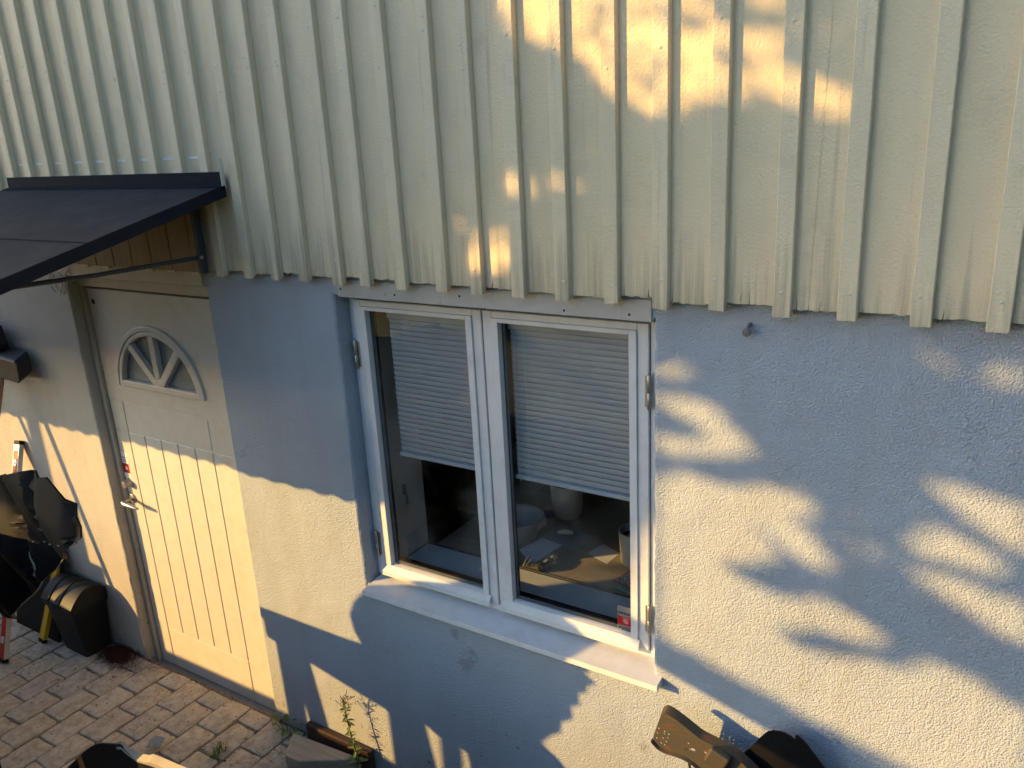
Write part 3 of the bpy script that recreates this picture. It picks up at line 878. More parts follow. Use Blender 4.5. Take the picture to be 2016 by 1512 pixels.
# ------------------------------------------------------------------ blinds inside the window
def blind(x0, x1, ztop, zbot, label):
    t = thing('venetian_blind', ((x0 + x1) / 2, .125, ztop), label, 'blind', 'blinds inside the window')
    ins = .0
    mb = MB(); mb.box(x0, x1, .112, .138, ztop - .012, ztop + .014); mb.build('headrail', M['blind'], t, bevel=.002)
    n = int((ztop - zbot - .03) / .0198)
    # slat: shallow arc, nearly closed
    mb = MB(); prof = []
    for k in range(6):
        u = -.0107 + .0214 * k / 5; prof.append((u, .0016 * (1 - (u / .0107) ** 2)))
    back = [(u, h - .0004) for u, h in prof[::-1]]
    ang = math.radians(105); ca, sa = math.cos(ang), math.sin(ang)
    def fn(u, v, w):
        # tilted: lower edge towards the outside
        yy = .125 + u * ca - v * sa; zz = ztop - .026 + u * sa + v * ca
        return Vector((w, yy, zz))
    mb.prism(prof + back, fn, x0 + .002, x1 - .002)
    s = mb.build('slat', M['blind'], t, smooth=True, angle=60)
    for k in range(1, n):
        c = link('slat', s.data, t, (0, 0, -k * .0198))
        c.rotation_euler = (0, random.uniform(-.0012, .0012), 0)
    zb = ztop - .026 - n * .0198 + .004
    mb = MB(); mb.box(x0, x1, .112, .136, zb - .012, zb + .002); mb.build('bottom_rail', M['blind'], t, bevel=.002)
    for x in (x0 + .06, x1 - .012):
        mb = MB(); mb.tube([(x, .1105, ztop), (x, .1105, zb)], .0007, 5); mb.build('ladder_cord', M['cord'], t)
    mb = MB(); mb.tube([(x1 - .010, .108, zb - .004), (x1 - .012, .106, zb - .022), (x1 - .004, .106, zb - .030), (x1 - .002, .107, zb - .016)], .0012, 5)
    mb.box(x1 - .02, x1 - .002, .108, .114, zb - .016, zb + .014)
    mb.build('cord_clip', M['blind'], t)
    return t
blind(-1.950, -1.545, 2.000, 1.448, 'pale venetian blind half lowered behind the left window sash')
rbl = blind(-1.428, -.972, 2.004, 1.450, 'pale venetian blind half lowered behind the right window sash')
mb = MB(); mb.tube([(-1.405, .106, 1.99), (-1.404, .104, 1.7), (-1.406, .105, 1.47), (-1.402, .105, 1.452)], .0011, 5)
mb.build('pull_cord', M['cord'], rbl)

# ------------------------------------------------------------------ desk and what lies on it
DZ = .922
desk = thing('desk', (-1.6, .9, 0), 'wooden desk standing behind the window', 'desk')
mb = MB(); mb.box(-2.03, -.62, .376, 1.16, DZ - .028, DZ); mb.build('desk_top', M['desk'], desk, bevel=.003)
for x in (-1.98, -.70):
    for y in (.44, 1.1):
        mb = MB(); mb.box(x - .025, x + .025, y - .025, y + .025, -.09, DZ - .028); mb.build('leg', M['desk'], desk)

def pot(name, x, y, r0, r1, h, label, m, fill=True):
    t = thing(name, (x, y, DZ), label, 'pot')
    mb = MB(); mb.lathe([(0, 0), (r0, 0), (r0 + .003, .004), (r1, h - .004), (r1 - .001, h), (r1 - .006, h), (r1 - .008, h - .01), (r0 - .004, .02), (0, .018)], (x, y, DZ), (0, 0, 1), 36)
    mb.build('vessel', m, t, smooth=True)
    if fill:
        mb = MB(); mb.lathe([(0, h - .025), (r1 - .010, h - .028)], (x, y, DZ), (0, 0, 1), 24); mb.build('soil', M['potsoil'], t)
    return t
p1 = pot('flower_pot', -1.205, .628, .056, .068, .142, 'cream pot with torn brown paper in it at the right end of the desk', M['pot'])
mb = MB(); pr_ = random.Random(9)
pts = [(-1.245, .60), (-1.215, .655), (-1.18, .67), (-1.15, .64), (-1.17, .60), (-1.21, .585)]
mb.prism(pts, lambda u, v, w: Vector((u, v, DZ + .128 + w + (u + 1.2) * .25 + (v - .62) * .35)), 0, .0012)
tag(mb.build('torn_paper', M['kraft']), 'torn brown paper lying in the cream pot', 'paper')
pot('plant_pot', -1.655, .885, .062, .078, .16, 'tall pale pot farthest back on the desk under the right blind', M['pot'], True)
# bowl / tub behind the mullion
t = thing('plastic_tub', (-1.75, .62, DZ), 'translucent grey tub behind the window mullion', 'tub')
mb = MB(); mb.lathe([(0, 0), (.075, 0), (.08, .004), (.112, .095), (.118, .098), (.116, .101), (.106, .097), (.074, .010), (0, .008)], (-1.745, .60, DZ), (0, 0, 1), 30)
mb.build('body', M['plasticgrey'], t, smooth=True)
mb = MB(); mb.box(-1.66, -1.635, .60, .66, DZ + .055, DZ + .092, Matrix.Identity(4)); mb.build('handle', M['pot'], t, bevel=.004)

def flat(name, pts, z, m, label, cat, th=.0008, bend=0):
    mb = MB(); mb.prism(pts, lambda u, v, w: Vector((u, v, z + w)), 0, th)
    return tag(mb.build(name, m), label, cat)
t = thing('envelope', (-1.62, .5, DZ), 'white envelope lying flap up on the desk beside the bottle', 'envelope')
E0 = [(-1.568, .412), (-1.537, .612), (-1.640, .632), (-1.678, .498)]
mb = MB(); mb.prism(E0, lambda u, v, w: Vector((u, v, DZ + .0006 + w)), 0, .0016); mb.build('body', M['paper'], t)
mb = MB(); mb.prism([(-1.640, .632), (-1.678, .498), (-1.598, .535)], lambda u, v, w: Vector((u, v, DZ + .0026 + w)), 0, .0006); mb.build('flap', M['paper'], t)
flat('paper_sheet', [(-1.66, .62), (-1.47, .60), (-1.44, .74), (-1.63, .78)], DZ + .0001, M['paperdark'], 'grey sheet of paper lying behind the envelope', 'paper')
flat('paper_sheet', [(-1.41, .60), (-1.30, .56), (-1.29, .66), (-1.385, .70)], DZ + .0001, M['paper'], 'white sheet of paper lying beside the cream pot', 'paper')
mb = MB(); mb.tube([(-1.60, .69, DZ + .012), (-1.575, .70, DZ + .014), (-1.535, .715, DZ + .013)], [.006, .012, .010], 10)
tag(mb.build('glue_stick', M['pot'], smooth=True), 'small white stick lying on the grey sheet', 'stick')
# bottle lying at the edge of the desk
t = thing('bottle', (-1.5, .43, DZ), 'black bottle with pale green cap lying on the desk edge', 'bottle')
b0 = Vector((-1.505, .378, DZ + .0185)); bd = Vector((.055, .99, .0)).normalized()
mb = MB(); mb.lathe([(0, 0), (.013, 0), (.0165, .003), (.0175, .008), (.0175, .066), (.0150, .074), (.0125, .078), (0, .078)], b0, bd, 20); mb.build('body', M['bottle'], t, smooth=True)
mb = MB(); mb.lathe([(0, .078), (.0115, .078), (.0125, .080), (.0110, .112), (.0085, .116), (0, .116)], b0, bd, 18); mb.build('cap', M['bottlecap'], t, smooth=True)
mb = MB()
for q in range(3): mb.box(-.006 + q * .0005, .007 - q * .001, .028 + q * .009, .030 + q * .009, .0168, .0179, Matrix.Translation(b0) @ bd.to_track_quat('Y', 'Z').to_matrix().to_4x4())
mb.build('print', M['paper'], t)
# framed picture of people and a turquoise pen
t = thing('picture_card', (-1.19, .5, DZ), 'card with dark red border and black and white picture lying near the right sash', 'card')
C4 = [(-1.222, .447), (-1.180, .600), (-1.085, .575), (-1.125, .420)]
mb = MB(); mb.prism(C4, lambda u, v, w: Vector((u, v, DZ + .0004 + w)), 0, .005); mb.build('card', M['burgundy'], t)
M['photo'] = mat('bw_photo', (0.3, 0.3, 0.28), 0.4)
_v = coords(M['photo']); _vo = nd(M['photo'], 'ShaderNodeTexVoronoi'); _vo.inputs['Scale'].default_value = 62.0; lk(M['photo'], _v, _vo.inputs['Vector'])
setb(M['photo'], col=ramp(M['photo'], _vo.outputs['Distance'], [(0.25, (0.55, 0.53, 0.5)), (0.4, (0.03, 0.03, 0.03)), (0.6, (0.25, 0.24, 0.22))]))
cx_, cy_ = sum(p[0] for p in C4) / 4, sum(p[1] for p in C4) / 4
mb = MB(); mb.prism([(cx_ + (a - cx_) * .86, cy_ + (b - cy_) * .9) for a, b in C4], lambda u, v, w: Vector((u, v, DZ + .0056 + w)), 0, .0006); mb.build('picture', M['photo'], t)
mb = MB(); mb.tube([(-1.18, .408, DZ + .005), (-1.08, .385, DZ + .005)], .0045, 8)
tag(mb.build('pen', M['cyan'], smooth=True), 'turquoise pen lying along the edge of the picture card', 'pen')
mb = MB(); mb.tube([(-1.592, .385, DZ + .004), (-1.584, .40, DZ + .03), (-1.575, .42, DZ + .045), (-1.57, .41, DZ + .03), (-1.58, .392, DZ + .004), (-1.588, .40, DZ + .004), (-1.578, .43, DZ + .03)], .0022, 6)
tag(mb.build('bulldog_clip', M['steel'], smooth=True), 'metal clip on the desk beside the mullion', 'clip')
# clutter further in
mb = MB(); mb.box(-1.80, -1.70, .80, .86, DZ, DZ + .02, None); tag(mb.build('blue_packet', M['blue'], bevel=.004), 'dark blue packet lying in front of the tall pale pot', 'packet')
mb = MB(); mb.box(-1.78, -1.70, .74, .765, DZ, DZ + .012); tag(mb.build('red_pencil_case', M['burgundy'], bevel=.004), 'dark red case lying beside the blue packet', 'case')
mb = MB(); pts = [(-1.93, .98), (-1.88, .99), (-1.86, 1.05), (-1.92, 1.06)]
mb.prism(pts, lambda u, v, w: Vector((u, v, DZ + .01 + w + (u + 1.9) * .8)), 0, .002)
tag(mb.build('crumpled_paper', M['paperdark']), 'crumpled paper deep in the room behind the left sash', 'paper')
mb = MB(); mb.lathe([(.045, 0), (.03, .05)], (-2.06, 1.35, 1.16), (0, 0, 1), 14); mb.lathe([(.006, -.26), (.006, .04)], (-2.06, 1.35, 1.16), (0, 0, 1), 8); mb.lathe([(0, -.25), (.06, -.25), (.06, -.26)], (-2.06, 1.35, 1.16), (0, 0, 1), 14)
tag(mb.build('table_lamp', M['kraft'], smooth=True), 'small lamp with brown shade in the dark room', 'lamp')
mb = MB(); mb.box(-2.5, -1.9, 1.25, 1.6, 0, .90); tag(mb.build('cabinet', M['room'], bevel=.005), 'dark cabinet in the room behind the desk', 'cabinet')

# ------------------------------------------------------------------ things by the left of the door
def lever(name, top, foot, wx, wy, m_face, m_edge, label, n_vials=True):
    """box-section spirit level leaning from foot to top"""
    top = Vector(top); foot = Vector(foot); d = (top - foot); L = d.length; d.normalize()
    ax = Vector((1, 0, 0)); ax = (ax - d * ax.dot(d)).normalized(); ay = d.cross(ax)   # ay points into the wall
    if ay.y < 0: ay = -ay
    t = thing(name, tuple(foot), label, 'spirit level')
    T = lambda x, y, z: foot + ax * x + ay * y + d * z
    def bx(mb, x0, x1, y0, y1, z0, z1):
        vs = [T(x, y, z) for z in (z0, z1) for y in (y0, y1) for x in (x0, x1)]
        mb.add(vs, [(0, 2, 3, 1), (4, 5, 7, 6), (0, 1, 5, 4), (2, 6, 7, 3), (0, 4, 6, 2), (1, 3, 7, 5)])
    mb = MB(); bx(mb, -wx / 2 + .003, wx / 2 - .003, -wy + .002, -.002, .02, L - .02); t_face = mb.build('web', m_face, t)
    mb = MB(); bx(mb, wx / 2 - .003, wx / 2, -wy, 0, .02, L - .02); bx(mb, -wx / 2, -wx / 2 + .003, -wy, 0, .02, L - .02); mb.build('edge', m_edge, t)
    for z0, z1 in ((0, .02), (L - .02, L)):
        mb = MB(); bx(mb, -wx / 2 - .001, wx / 2 + .001, -wy - .001, .001, z0, z1); mb.build('end_cap', M['blackplastic'], t, bevel=.002)
    if n_vials:
        mb = MB(); bx(mb, -wx / 2 + .004, wx / 2 - .004, -wy + .0005, -wy + .002, L - .055, L - .02); mb.build('label_plate', M['stickerwhite'], t)
        for z in (L - .12, L / 2, .12):
            mb = MB(); mb.lathe([(.0, -.003), (.012, -.003), (.017, -.003), (.019, 0)], T(0, -wy, z), ay, 18); v_ = mb.build('vial_ring', M['alusilver'], t, smooth=True)
            mb = MB(); mb.lathe([(0, -.006), (.006, -.005), (.007, -.003)], T(0, -wy, z), ay, 12); mb.build('vial', M['bottlecap'], t)
    return t
lever('spirit_level', (-4.56, -.003, 1.128), (-4.452, -.40, .002), .052, .026, M['red'], M['alusilver'], 'red spirit level with silver edge leaning upright against the wall')
lever('timber_level', (-4.365, -.003, .56), (-4.447, -.19, .002), .045, .024, M['yellow'], M['yellow'], 'yellow spirit level leaning on the wall beside the bin', False)

# swing bin
bn = thing('waste_bin', (-4.19, -.09, 0), 'black plastic bin with curved ribbed lid standing left of the door', 'bin')
mb = MB()
def rrect(x0, x1, y0, y1, r, n=4):
    out = []
    for cx, cy, a0 in ((x1 - r, y1 - r, 0), (x0 + r, y1 - r, 90), (x0 + r, y0 + r, 180), (x1 - r, y0 + r, 270)):
        for k in range(n + 1):
            a = math.radians(a0 + 90 * k / n); out.append((cx + r * math.cos(a), cy + r * math.sin(a)))
    return out
lo = rrect(-4.285, -4.072, -.165, -.015, .018); hi = rrect(-4.318, -4.048, -.195, -.006, .018); n = len(lo)
vs = [(x, y, .003) for x, y in lo] + [(x, y, .275) for x, y in hi] + [(x, y, .292) for x, y in rrect(-4.325, -4.041, -.201, -.002, .02)] + [(x, y, .298) for x, y in rrect(-4.322, -4.044, -.198, -.004, .02)]
fs = [tuple(range(n))] + [(j * n + k, j * n + (k + 1) % n, (j + 1) * n + (k + 1) % n, (j + 1) * n + k) for j in range(3) for k in range(n)]
mb.add(vs, fs); mb.build('body', M['binplastic'], bn, smooth=True, angle=50)
def lidprof(grow=0.0):
    pts = []
    for k in range(13):
        t = k / 12; y = -.208 + .205 * t
        z = .318 + .092 * math.sin(math.pi * (.02 + .80 * t) ** .92)
        pts.append((y, z + grow))
    return pts
LX0, LX1 = -4.330, -4.036
segs = [(LX0, LX0 + .075), (LX0 + .0815, LX0 + .172), (LX0 + .1785, LX1)]
for a, b in segs:
    mb = MB(); pf = lidprof(); prof = pf + [(pf[-1][0], .296), (-.206, .296)]
    mb.prism(prof, lambda u, v, w: Vector((w, u, v)), a, b)
    mb.build('lid_rib', M['binplastic'], bn, smooth=True, bevel=.006, angle=30)
mb = MB(); pf = lidprof(-.008); prof = pf + [(pf[-1][0], .296), (-.202, .296)]
mb.prism(prof, lambda u, v, w: Vector((w, u, v)), LX0 + .01, LX1 - .01); mb.build('lid', M['blackplastic'], bn, smooth=True, angle=30)
mb = MB(); mb.box(-4.30, -4.20, -.214, -.20, .300, .312); mb.build('latch', M['binplastic'], bn, bevel=.003)

# needles swept into the corner by the bin
mb = MB(); rl = random.Random(8)
N_ = 24; vs = [(-3.90, -.05, .022)]; 
ringv = []
for k in range(N_):
    a = 2 * math.pi * k / N_; rx, ry = .15, .085
    x = -3.93 + rx * math.cos(a) * rl.uniform(.8, 1.1); y = -.075 + ry * math.sin(a) * rl.uniform(.8, 1.15)
    ringv.append((x, min(y, -.002)))
for s, z in ((.35, .012), (.5, .004), (.6, -.003)):
    for x, y in ringv: vs.append((-3.93 + (x + 3.93) * s, -.075 + (y + .075) * s, z + rl.uniform(-.004, .006)))
fs = [(0, 1 + k, 1 + (k + 1) % N_) for k in range(N_)]
for j in range(2):
    for k in range(N_): fs.append((1 + j * N_ + k, 1 + j * N_ + (k + 1) % N_, 1 + (j + 1) * N_ + (k + 1) % N_, 1 + (j + 1) * N_ + k))
mb.add(vs, fs)
for k in range(1900):
    a = rl.uniform(0, 6.28); r = abs(rl.gauss(0, .55)); x = -3.93 + .15 * r * math.cos(a); y = -.075 + .085 * r * math.sin(a)
    if y > -.004: continue
    z = max(.002, .024 * (1 - r)) + rl.uniform(0, .012); t = rl.uniform(0, 3.14); L = rl.uniform(.008, .024)
    d = Vector((math.cos(t), math.sin(t), rl.uniform(-.3, .4))) * L; e = Vector((-math.sin(t), math.cos(t), .3)) * .0014
    p = Vector((x, y, z)); mb.add([p - d, p + d, p + d + e, p - d + e], [(0, 1, 2, 3)])
tag(mb.build('fallen_needles', M['litter']), 'heap of red brown needles on the paving beside the bin', 'leaf litter', kind='stuff')
mb = MB()
for k in range(7):
    x = rl.uniform(-3.85, -3.66); y = rl.uniform(-.16, -.05); a = rl.uniform(-.6, 1.0); L = rl.uniform(.03, .09)
    mb.tube([(x, y, .006), (x + L * .5 * math.cos(a), y + L * .5 * math.sin(a), .012), (x + L * math.cos(a), y + L * math.sin(a), .006)], .0012, 4)
tag(mb.build('dry_twigs', M['seedstem']), 'dry twigs scattered on the paving by the door', 'twigs', kind='stuff')

# broom standing head up against the wall at the left edge
hm = thing('broom', (-4.5, -.2, 0), 'broom with black head and wooden handle standing head up at the left edge', 'broom')
mb = MB(); prof = [(-4.75, 1.575), (-4.235, 1.545), (-4.212, 1.562), (-4.207, 1.640), (-4.226, 1.664), (-4.376, 1.674), (-4.75, 1.692)]
mb.prism(prof, lambda u, v, w: Vector((u, w, v + (.5 * (w + .06)))), -.105, -.03)
mb.build('head', M['castiron'], hm, bevel=.008)
mb = MB(); prof = [(-4.74, 1.69), (-4.385, 1.672), (-4.372, 1.70), (-4.392, 1.80), (-4.74, 1.82)]
mb.prism(prof, lambda u, v, w: Vector((u, w, v)), -.095, -.04)
mb.build('bristles', M['castiron'], hm, bevel=.006)
mb = MB(); mb.tube([(-4.437, -.07, 1.57), (-4.444, -.13, 1.38), (-4.468, -.33, .79), (-4.50, -.60, .003)], [.017, .016, .015, .015], 12)
mb.build('handle', M['handlewood'], hm, smooth=True)
# poles leaning beyond the frame whose shadows cross the wall
mb = MB(); mb.tube([(-4.845, -.02, 2.06), (-4.70, -.62, .0)], .014, 10)
tag(mb.build('wooden_pole', M['handlewood'], smooth=True), 'slim wooden pole leaning on the wall beyond the broom', 'pole')
# unseen plywood sheet, added and cut to shade the wall, bin and levels
mb = MB(); mb.prism([(-6.35, 0), (-5.18, 0), (-5.18, .72), (-5.42, .74), (-5.42, .96), (-5.54, .965), (-5.54, 1.30), (-6.35, 1.30)], lambda u, v, w: Vector((u, -1.15 + w, v)), -.009, .009)
tag(mb.build('shade_sheet', M['timber']), 'unseen plywood sheet added under the lean-to to shade the bin and levels', 'plywood')

# ------------------------------------------------------------------ dismantled car panels and the trestle
tr = thing('trestle', (-3.85, -1.2, 0), 'wooden trestle standing on the paving under dark car panels', 'trestle')
A = Vector((-3.96, -1.0, .985)); Bp = Vector((-3.62, -1.36, .985))
dv = (Bp - A).normalized(); sv = Vector((-dv.y, dv.x, 0))
mb = MB()
vs = []
for p in (A, Bp):
    for s, z in ((-.035, -.10), (.035, -.10), (.035, 0), (-.035, 0)): vs.append(p + sv * s + Vector((0, 0, z)))
mb.add(vs, [(0, 1, 2, 3), (7, 6, 5, 4), (0, 4, 5, 1), (1, 5, 6, 2), (2, 6, 7, 3), (3, 7, 4, 0)])
mb.build('beam', M['timber'], tr, bevel=.003)
for p in (A + dv * .04, Bp - dv * .04):
    for dx0, dx1 in ((.055, .04), (.12, .27)):
        mb = MB(); a = p + Vector((dx0, 0, -.03)); b = Vector((p.x + dx1, p.y - .03, .0))
        w = .042
        vs = [a + Vector((-w, -.02, 0)), a + Vector((w, -.02, 0)), a + Vector((w, .02, 0)), a + Vector((-w, .02, 0)), b + Vector((-w, -.02, 0)), b + Vector((w, -.02, 0)), b + Vector((w, .02, 0)), b + Vector((-w, .02, 0))]
        mb.add(vs, [(0, 1, 2, 3), (7, 6, 5, 4), (0, 4, 5, 1), (1, 5, 6, 2), (2, 6, 7, 3), (3, 7, 4, 0)])
        mb.build('leg', M['timber'], tr, bevel=.003)
mb = MB(); mb.box(-4.02, -3.12, -1.10, -.97, .988, 1.018)
tag(mb.build('plank', M['timber'], bevel=.003), 'sawn plank lying across the wooden trestle', 'plank')

def panel(name, poly, y, label, cat, m=M['blackplastic'], curve=None, th=.006, holes=()):
    t = thing(name, (poly[0][0], y, poly[0][1]), label, cat)
    curve = curve or (lambda x, z: 0)
    # subdivide as a triangulated sheet so that it can bend
    vs, fs = plate_mesh(poly, list(holes), th)
    me = bpy.data.meshes.new('tmp'); me.from_pydata([tuple(v) for v in vs], [], fs)
    bm = bmesh.new(); bm.from_mesh(me); bmesh.ops.remove_doubles(bm, verts=bm.verts, dist=1e-5)
    bmesh.ops.triangulate(bm, faces=bm.faces)
    for _ in range(4):
        es = [e for e in bm.edges if e.calc_length() > .045]
        if es: bmesh.ops.subdivide_edges(bm, edges=es, cuts=1)
        bmesh.ops.triangulate(bm, faces=[f for f in bm.faces if len(f.verts) > 3])
    mb = MB(); bm.verts.index_update()
    mb.add([Vector((v.co.x, y + curve(v.co.x, v.co.y) + v.co.z, v.co.y)) for v in bm.verts], [tuple(v.index for v in f.verts) for f in bm.faces])
    bm.free(); bpy.data.meshes.remove(me)
    mb.build('skin', m, t, smooth=True, angle=30)
    return t
# the large fender whose torn tip shows at the left edge
F9 = [(-2.76, 1.63), (-2.647, 1.665), (-2.56, 1.69), (-2.481, 1.704), (-2.46, 1.687), (-2.421, 1.694), (-2.292, 1.632), (-2.232, 1.584), (-2.228, 1.555),
      (-2.32, 1.492), (-2.408, 1.43), (-2.50, 1.362), (-2.585, 1.299), (-2.618, 1.283), (-2.632, 1.274), (-2.655, 1.246), (-2.70, 1.222), (-2.774, 1.173), (-2.85, 1.115), (-2.921, 1.059), (-2.99, 1.0), (-3.06, 1.0), (-3.02, 1.2), (-2.9, 1.45)]
cv = lambda x, z: -.02 * math.sin((x + 2.4) * 4.0) + .16 * max(0, 1.455 + .24 * (x + 2.5) - z) ** 1.15 + .10 * max(0, z - 1.56 - .1 * (x + 2.4)) + .02 * max(0, math.sin(x * 31 + z * 6)) ** 6 + .018 * math.sin(z * 17 + x * 9)
fen = panel('bumper_panel', F9, -.97, 'large torn black bumper panel jutting in from the left edge above the bin', 'car panel', curve=cv)
mb = MB()
def on_f(x, z, o=-.0045): return Vector((x, -.97 + cv(x, z) + o, z))
cr = [(-2.634, 1.394), (-2.618, 1.380), (-2.600, 1.360), (-2.597, 1.345), (-2.607, 1.325), (-2.622, 1.29)]
mb.tube([on_f(*p) for p in cr], [.0012, .0025, .0035, .0035, .004, .0035], 6)
eg = [F9[i] for i in range(8, 20)]
mb.tube([on_f(*p, 0) for p in eg], [.0012] * 5 + [.002, .003, .0035, .0035, .003, .003, .003], 6)
mb.build('torn_edge', M['foam'], fen)
for p in ((-2.333, 1.513), (-2.423, 1.486), (-2.511, 1.461), (-2.598, 1.437)):
    mb = MB(); mb.box(p[0] - .005, p[0] + .005, -.9758 + cv(*p), -.9728 + cv(*p), p[1] - .0007, p[1] + .0007)
    mb.build('clip_slot', M['foam'], fen)
# second panel on the trestle, outside the picture, that throws the rounded shadow under the window
def back(pts, d): return [(x - 1.2 * d, z + .42 * d) for x, z in pts]
blob = [(-2.62, .60), (-2.14, .605), (-2.175, .66), (-2.19, .73), (-2.155, .80), (-2.06, .89), (-1.90, .98), (-1.70, 1.03), (-1.45, 1.045), (-1.25, 1.0), (-1.10, .90), (-1.12, .865), (-1.10, .85), (-1.125, .835), (-1.075, .81), (-1.115, .785), (-1.12, .76), (-1.155, .745), (-1.15, .70), (-1.19, .68), (-1.185, .63), (-1.235, .60), (-1.24, .555), (-1.28, .53), (-1.335, .475), (-1.26, .435), (-1.20, .38), (-1.22, .2), (-1.3, .02), (-1.62, -.02), (-1.66, .28), (-1.80, .30), (-1.90, .36), (-1.99, .335), (-2.25, .42), (-2.56, .475)]
speck = circle(-1.365, .80, .014, 8, .011)
panel('wheel_arch_liner', back(blob, 1.18), -1.18, 'rounded black wheel arch liner stacked on the trestle', 'car panel', holes=[back(speck, 1.18)], curve=lambda x, z: .02 * math.sin(x * 5))
# black sheet leaning behind the levels, added to shade the wall there
mb = MB()
mb.add([(-4.80, -.16, 0), (-4.36, -.16, 0), (-4.34, -.015, .60), (-4.52, -.01, .66), (-4.80, -.01, .62)], [(0, 1, 2, 3, 4)])
mb.add([(-4.80, -.15, 0), (-4.36, -.15, 0), (-4.34, -.004, .60), (-4.52, -.002, .66), (-4.80, -.002, .62)], [(4, 3, 2, 1, 0)])
mb.add([(-4.36, -.16, 0), (-4.34, -.015, .60), (-4.34, -.004, .60), (-4.36, -.15, 0)], [(0, 1, 2, 3)])
mb.add([(-4.34, -.015, .60), (-4.52, -.01, .66), (-4.52, -.002, .66), (-4.34, -.004, .60)], [(0, 1, 2, 3)])
tag(mb.build('leaning_sheet', M['blackplastic']), 'black sheet leaning on the wall behind the red and yellow levels', 'sheet')

# arched black panel at the bottom edge with its torn light rim
G9 = [(-3.05, .20), (-2.88, .385), (-2.78, .47), (-2.66, .575), (-2.56, .645), (-2.47, .682), (-2.435, .697), (-2.40, .712), (-2.375, .700), (-2.31, .690), (-2.255, .700), (-2.19, .715), (-2.08, .745), (-1.98, .77), (-1.85, .80), (-1.8, .55), (-2.1, .05), (-2.9, .0)]
gp = panel('arched_panel', chaikin(G9, True, 1), -.92, 'arched black panel with a torn pale rim at the bottom edge of the picture', 'car panel', curve=lambda x, z: -.05 * (x + 2.4))
mb = MB()
rim = [(-2.43, .699), (-2.40, .714), (-2.36, .706), (-2.31, .704), (-2.25, .722), (-2.22, .738), (-2.15, .752), (-2.05, .772), (-1.93, .80), (-1.82, .825)]
vs = []; fs = []
rr = random.Random(31)
for k, (x, z) in enumerate(rim):
    y0 = -.92 - .05 * (x + 2.4); w = .004 + .008 * min(1, k / 4) + rr.uniform(-.004, .004)
    vs += [(x, y0 - .004, z - .012), (x + rr.uniform(-.004, .004), y0 + w, z + .006 + rr.uniform(-.003, .003)), (x, y0 + w + .004, z - .006), (x, y0 - .002, z - .03)]
for k in range(len(rim) - 1):
    for q in range(4): fs.append((k * 4 + q, k * 4 + (q + 1) % 4, k * 4 + 4 + (q + 1) % 4, k * 4 + 4 + q))
mb.add(vs, fs); mb.build('torn_rim', M['foam'], gp)
# grey punched scrap
mb = MB()
vsx = [Vector((-2.735, -.455, .012)), Vector((-2.655, -.405, .03)), Vector((-2.60, -.475, .035)), Vector((-2.68, -.535, .012))]
plate(mb, [(0, 0), (.07, .005), (.075, .055), (.02, .062), (0, .04)], [circle(.022, .016, .006, 8, .004), circle(.046, .012, .007, 8, .004)], .002,
      lambda x, y, z: Vector((-3.145, -.45, .02)) + Vector((.92, .30, .10)).normalized() * x + Vector((-.35, .80, .25)).normalized() * y + Vector((0, -.3, .9)) * z)
tag(mb.build('metal_scrap', M['zinc']), 'small grey punched metal scrap on the paving behind the arched panel', 'scrap metal')

# rusty perforated rail and black panel at the lower right
rail = thing('rusty_rail', (-.7, -.12, .82), 'rusty perforated steel rail leaning in front of the rendered wall', 'rail')
YR = -.135
webo = [(-.7905, .886), (-.8005, .845), (-.8155, .7925), (-.797, .776), (-.775, .770), (-.745, .772), (-.713, .773), (-.682, .765), (-.643, .742), (-.60, .715), (-.5, .64), (-.40, .56), (-.36, .62), (-.40, .70), (-.455, .765), (-.53, .818), (-.575, .838), (-.633, .846), (-.665, .852), (-.690, .865), (-.742, .890), (-.7755, .8995)]
hl = [circle(x, z, r, 8, r * 1.25) for x, z, r in ((-.795, .838, .0028), (-.799, .819, .0028), (-.801, .801, .0028), (-.776, .834, .0028), (-.7765, .8255, .0028), (-.762, .829, .0028), (-.780, .809, .0028), (-.765, .8155, .0028), (-.786, .789, .0028), (-.769, .8005, .0028), (-.774, .787, .0028), (-.646, .811, .0038))]
hl += [circle(-.699, .822, .0035, 8), circle(-.684, .806, .0075, 10, .006), circle(-.694, .803, .003, 8), circle(-.705, .800, .003, 8)]
webo = chaikin(webo)
mb = MB(); plate(mb, webo, hl, .0025, lambda x, y, z: Vector((x, YR + z + .06 * (y - .82), y))); mb.build('web', M['rusty'], rail)
top = [(-.7905, .886), (-.7755, .8995), (-.742, .890), (-.690, .865), (-.665, .852), (-.633, .846), (-.575, .838), (-.53, .818), (-.455, .765), (-.40, .70)]
top = chaikin(top, False)
mb = MB(); vs = []; fs = []
for k, (x, z) in enumerate(top):
    y0 = YR + .06 * (z - .82)
    vs += [(x, y0 - .001, z), (x - .003, y0 + .034, z + .006), (x - .003, y0 + .034, z + .0035), (x, y0 + .002, z - .003)]
for k in range(len(top) - 1):
    for q in range(4): fs.append((k * 4 + q, k * 4 + (q + 1) % 4, k * 4 + 4 + (q + 1) % 4, k * 4 + 4 + q))
fs += [(0, 1, 2, 3), tuple(range(len(vs) - 1, len(vs) - 5, -1))]
mb.add(vs, fs); mb.build('flange', M['rusty'], rail, smooth=True)
bot = [(-.8155, .7925), (-.797, .776), (-.775, .770), (-.745, .772), (-.713, .773), (-.682, .765), (-.643, .742), (-.60, .715), (-.5, .64)]
bot = chaikin(bot, False)
mb = MB(); vs = []; fs = []
for k, (x, z) in enumerate(bot):
    y0 = YR + .06 * (z - .82)
    vs += [(x, y0 + .001, z + .002), (x, y0 - .012, z - .002), (x, y0 - .012, z - .0045), (x, y0 + .001, z - .001)]
